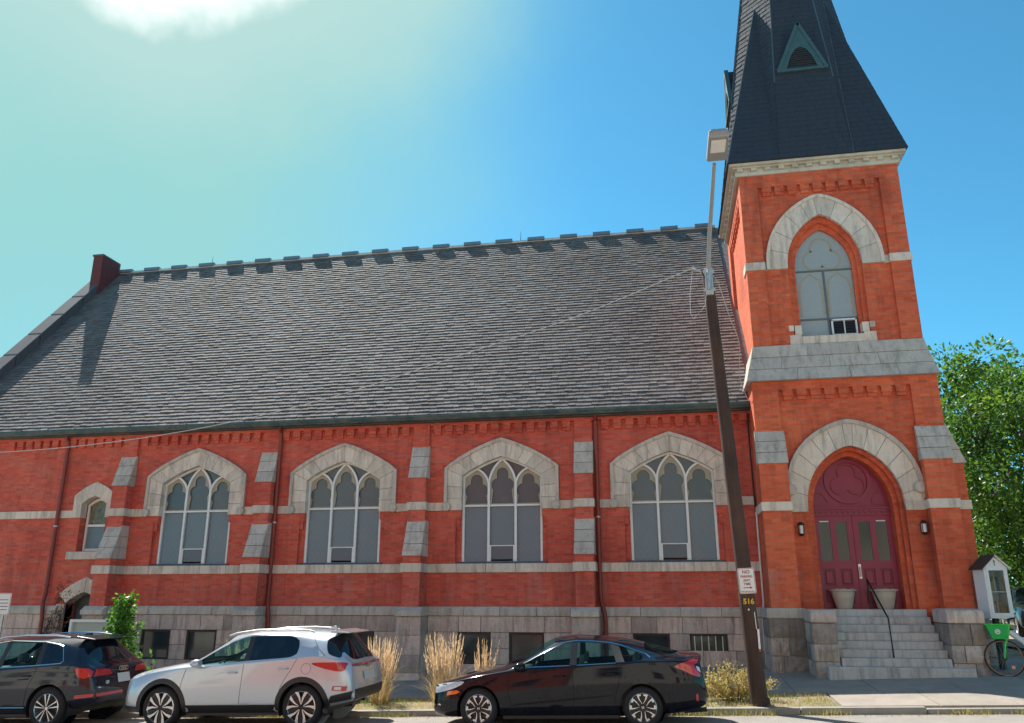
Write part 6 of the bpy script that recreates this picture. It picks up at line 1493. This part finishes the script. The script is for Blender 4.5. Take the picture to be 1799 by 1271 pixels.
# yellowing bush at the pole foot
M['bush'] = leaf_mat('yellowing leaves', [(.46,.33,.14), (.58,.48,.22), (.40,.42,.16), (.50,.29,.13)], .6, .45, (1.1, 1.05, .8))
def bush(name, x, y, rx, ry, h, n, m, lab, cat, seed, size=.055, stems=40):
    random.seed(seed); z = gz(x, y); e = empty(name, (x, y, z), lab, cat); L1 = Leaves(); st = MB()
    for k in range(stems):
        a = random.uniform(0, 6.28); r = math.sqrt(random.random()); tip = Vector((x+rx*r*math.cos(a), y+ry*r*math.sin(a), z+h*(1-.45*r*r)*random.uniform(.75, 1.06)))
        st.tube([(x+rx*.3*r*math.cos(a), y+ry*.3*r*math.sin(a), z-.02), tuple((Vector((x+rx*.7*r*math.cos(a), y+ry*.7*r*math.sin(a), z+h*.5)))), tuple(tip)], .005, 4, False, .002)
        for q in range(n//stems):
            t = random.random()**.7; p = Vector((x+rx*.3*r*math.cos(a), y+ry*.3*r*math.sin(a), z)).lerp(tip, t)+rv()*.10
            if p.z > z+.02: L1.leaf(p, rv()+Vector((0, 0, .5)), rv(), size*random.uniform(.6, 1.3), size*.5, random.random())
    st.build('stems', M['dark_wood'], e); L1.build('leaves', m, e)
bush('bush', 1.15, 16.75, .80, .45, .60, 3400, M['bush'], 'low yellowing bush around the foot of the utility pole', 'bush', 5)
# sapling between the two SUVs
M['green_leaf'] = leaf_mat('fresh green leaves', [(.06,.16,.025), (.11,.27,.04), (.17,.35,.07), (.06,.13,.025)], .32, .5)
def sapling(x, y, lab):
    random.seed(9); z = gz(x, y); e = empty('sapling', (x, y, z), lab, 'sapling'); L1 = Leaves(); st = MB()
    def limb(b, t, r, n, cl): 
        st.tube([b, b.lerp(t, .5)+rv()*.03, t], r, 6, False, r*.3)
        for q in range(n):
            p = b.lerp(t, .15+.85*random.random())+rv()*cl; L1.leaf(p, rv()*.9+Vector((0, 0, -.25)), rv()+Vector((0, 0, .8)), random.uniform(.07, .13), random.uniform(.05, .08), random.random())
    c = Vector((x, y, z)); top = c+Vector((-.05, 0, 2.15)); limb(c, top, .022, 240, .20)
    for k in range(30):
        t = .28+.68*k/30; b = c.lerp(top, t); a = k*2.4; rr = (.62*(1-t)+.16)*random.uniform(.7, 1.1); limb(b, b+Vector((rr*math.cos(a), rr*math.sin(a), .28)), .010, 54, .11)
    for k in range(9): b = c+Vector((.35, -.1, .05)); a = k*.7; limb(b, b+Vector((.38*math.cos(a)+.12, .3*math.sin(a), random.uniform(.5, .95))), .008, 55, .13)
    st.build('stem', M['dark_wood'], e); L1.build('leaves', M['green_leaf'], e)
sapling(-11.98, 16.95, 'young bright green leafy sapling growing between the dark SUV and the silver white SUV')
# trees beyond the tower
M['tree_leaf'] = leaf_mat('tree leaves', [(.035,.085,.018), (.065,.145,.028), (.11,.21,.045), (.19,.28,.07)], .4, .5)
M['bark'] = mat('bark', (.09,.07,.055), .9, .4, 6, .8, 20)
def tree(name, x, y, h, cr, cz0, lab, n, seed, size=.26):
    random.seed(seed); z = gz(x, y); e = empty(name, (x, y, z), lab, 'tree', 'trees beyond the church tower'); tr = MB(); L1 = Leaves(); c = Vector((x, y, z))
    fork = c+Vector((.1, 0, h*.28)); tr.tube([c-Vector((0, 0, .2)), c+Vector((.05, 0, h*.12)), fork], .34*h/11, 12, False, .24*h/11)
    ends = []
    for k in range(9):
        a = k*2.4+random.uniform(-.3, .3); rr = cr*random.uniform(.45, .85); t = Vector((x+rr*math.cos(a), y+rr*math.sin(a), z+cz0+(h-cz0)*random.uniform(.25, .85))); m_ = fork.lerp(t, .5)+Vector((0, 0, .5))
        tr.tube([fork, m_, t], .13*h/11, 7, False, .04); ends.append(t)
        for j in range(4): t2 = t+rv()*cr*.4; tr.tube([m_.lerp(t, .5), t2], .05, 5, False, .012); ends.append(t2)
    tr.tube([fork, c+Vector((0, 0, h*.86))], .15*h/11, 7, False, .03)
    clumps = []
    while len(clumps) < 95:
        v = rv(); p = Vector((x+v.x*cr, y+v.y*cr, z+(cz0+h)/2+v.z*(h-cz0)/2))
        k = .55+.45*math.sqrt(max(0, 1-((p.z-z-cz0)/(h-cz0))**2.2)) if p.z-z > cz0 else .6
        if v.length > .42 and math.hypot(p.x-x, p.y-y) < cr*k*1.02: clumps.append((p, random.uniform(.55, 1.15)*cr/4, random.uniform(-.25, .25)))
    for p, r, tn in clumps:
        for q in range(n//95):
            v = rv(); v = v.normalized()*(.35+.65*random.random()**.5); d = v+rv()*.7+Vector((0, 0, -.2))
            L1.leaf(p+Vector((v.x*r, v.y*r, v.z*r*.72)), d, rv()+Vector((0, 0, .7)), size*random.uniform(.6, 1.2), size*.55*random.uniform(.7, 1.2), clamp(.5+tn+random.uniform(-.35, .35), 0, 1))
    tr.build('trunk', M['bark'], e, smooth=True); L1.build('crown', M['tree_leaf'], e)
tree('broadleaf_tree', 13.6, 33.5, 11.3, 4.3, 2.2, 'tall sunlit green tree just right of the church tower', 24000, 21, .22)
tree('broadleaf_tree', 16.8, 40.0, 11.8, 5.0, 1.2, 'dark green tree standing behind the tall sunlit tree', 15000, 22, .28)
tree('broadleaf_tree', 12.9, 44.0, 8.0, 4.4, .6, 'low dense tree filling the gap beside the tower foot', 9000, 23, .30)
tree('hedge_tree', 14.2, 37.0, 5.0, 2.9, -.6, 'dark low shrubby tree behind the green bicycle', 6000, 25, .24)
tree('broadleaf_tree', 23.5, 36.0, 9.5, 4.6, .8, 'tree at the far right edge beyond the side street', 9000, 24, .30)
# dead vine on the west wall
random.seed(31)
vn = tag(MB().box(0, .001, 0, .001, 0, .001).build('vine', M['dark_wood']), 'dark dead vine clinging to the stone beside the side door arch', 'vine')
vb = MB(); vl = Leaves()
for k in range(12):
    p = Vector((-16.85+random.uniform(-.1, .35), 20.44, -.2)); pts = []
    for q in range(12):
        pts.append(cw(p.x, p.y if p.z < 1.5 else 20.56, p.z)); p = p+Vector((random.uniform(-.05, .10), 0, random.uniform(.12, .26)))
        if random.random() < .8: b_ = Vector(cw(p.x, 20.42 if p.z < 1.5 else 20.54, p.z)); [vl.leaf(b_+rv()*.09, rv(), Vector((0, -1, .2))+rv()*.4, .045, .035, random.random()) for _ in range(6)]
    vb.tube(pts, .012, 5, False, .004)
me = vn.data; me.clear_geometry(); me.from_pydata(vb.v, [], vb.f)
vl.build('dry_leaves', leaf_mat('dry leaves', [(.07,.055,.03), (.12,.09,.05), (.06,.07,.03)], .8, .2), vn)
# dry verge grass, uncountable
random.seed(41); gr = Leaves()
for k in range(15000):
    x = random.uniform(-18, 2.8); y = random.uniform(15.97, 17.42); p = Vector((x, y, gz(x, y)-.01)); u = Vector((random.uniform(-1, 1), random.uniform(-1, 1), 0)).normalized()
    gn = .5+.5*math.sin(x*1.7+math.sin(y*4)*1.3); h = random.uniform(.02, .07)*(1.3 if gn > .7 else 1)
    gr.blade([p, p+Vector((random.uniform(-.04, .04), random.uniform(-.04, .04), h))], .010, .003, clamp((.25 if gn < .72 else .85)+random.uniform(-.22, .22), 0, 1), u)
for k in range(700):    # weeds in the gutter joint
    x = random.choice((-7.6, -5.2, -3.9, .3, .9, 1.5, 2.6, 4.9, 5.9))+random.gauss(0, .22); y = random.uniform(15.66, 15.75); p = Vector((x, y, road_z(x, y))); u = Vector((1, random.uniform(-1, 1), 0)).normalized()
    gr.blade([p, p+Vector((random.uniform(-.05, .05), random.uniform(-.06, .02), random.uniform(.03, .12)))], .012, .003, random.random(), u)
go = gr.build('verge_grass', leaf_mat('dry lawn', [(.40,.31,.16), (.50,.40,.22), (.34,.31,.12), (.16,.20,.05)], .8, .35)); tag(go, 'short dry grass on the verge beside the kerb', 'grass', kind='stuff')
# fallen leaves and grit along the gutter
random.seed(43); lt = Leaves()
for k in range(2600):
    x = random.uniform(-14, 9); y = 15.74-abs(random.gauss(0, .16)) if random.random() < .75 else random.uniform(16.0, 17.3); p = Vector((x, y, gz(x, y)+.006)); a = random.uniform(0, 6.28)
    lt.leaf(p, Vector((math.cos(a), math.sin(a), random.uniform(0, .3))), Vector((0, 0, 1))+rv()*.4, random.uniform(.02, .05), random.uniform(.01, .03), random.random())
lo = lt.build('leaf_litter', leaf_mat('fallen leaves', [(.30,.20,.09), (.42,.30,.14), (.22,.14,.07)], .8, .2)); tag(lo, 'dry leaf litter scattered along the gutter', 'leaves', kind='stuff')

# ------------------------------------------------------------------ unseen houses behind camera, added tall and mostly pale to bounce sunlight onto facade
def across(x0, x1, h, wall, lab, storeys, seed):
    random.seed(seed); yf = -4.2; z0 = gz((x0+x1)/2, 0); e = empty('unseen_row_house', ((x0+x1)/2, yf-4, z0), lab, 'house', 'houses across the street')
    holes = []; n = int((x1-x0)/3.0); sh_ = h/storeys
    for s in range(storeys):
        for k in range(n):
            c = x0+(k+.5)*(x1-x0)/n; b = z0+s*sh_+.9
            holes.append([(c-.55, b), (c+.55, b), (c+.55, b+1.6), (c-.55, b+1.6)] if not (s == 0 and k == n//2) else [(c-.5, z0+.02), (c+.5, z0+.02), (c+.5, z0+2.3), (c-.5, z0+2.3)])
    w = MB().holed([(x0, z0-.5), (x1, z0-.5), (x1, z0+h), (x0, z0+h)], holes, yf, -.25)
    w.box(x0, x1, yf-8, yf-7.8, z0-.5, z0+h).box(x0, x0+.2, yf-7.8, yf-.26, z0-.5, z0+h).box(x1-.2, x1, yf-7.8, yf-.26, z0-.5, z0+h)
    w.build('wall', wall, e)
    for hl in holes:
        (a, b), (c, _), (_, d), _ = hl
        if b < z0+.1: MB().box(a, c, yf-.2, yf-.15, b, d).build('door', M['maroon'], e); continue
        o = MB().box(a, c, yf-.2, yf-.19, b, d).build('window', M['cellar_glass'], e)
        MB().box(a, c, yf-.19, yf-.15, (b+d)/2-.03, (b+d)/2+.03).box(a, a+.05, yf-.19, yf-.15, b, d).box(c-.05, c, yf-.19, yf-.15, b, d).build('frame', M['white_paint'], o)
        MB().box(a-.1, c+.1, yf-.05, yf+.06, b-.12, b-.005).build('sill', M['limestone'], o)
    MB().box(x0-.1, x1+.1, yf-8.1, yf+.25, z0+h, z0+h+.35).build('roof', M['cream'], e)
cream_w = mat('cream stucco', (.78,.72,.62), .9, .1, 2, .2, 40); buff_w = mat('buff brick wall', (.74,.62,.48), .9, .15, 3, .2, 40)
across(-30, -17.2, 13.2, cream_w, 'unseen cream stucco row house added across the street for bounce light, furthest left', 4, 1)
across(-17, -4.2, 13.8, M['brick_tower'], 'unseen orange brick row house across the street, built tall for bounce light, left of centre', 4, 2)
across(-4, 8.8, 13.4, cream_w, 'unseen cream stucco row house added across the street for bounce light, opposite the tower', 4, 3)
across(9, 22, 13.6, buff_w, 'unseen buff brick row house added across the street for bounce light, furthest right', 4, 4)
sheet('near_pavement', frange(-45, 26, 20), [-4.3, -.6], lambda x, y: gz(x, y) + .01, M['concrete'])
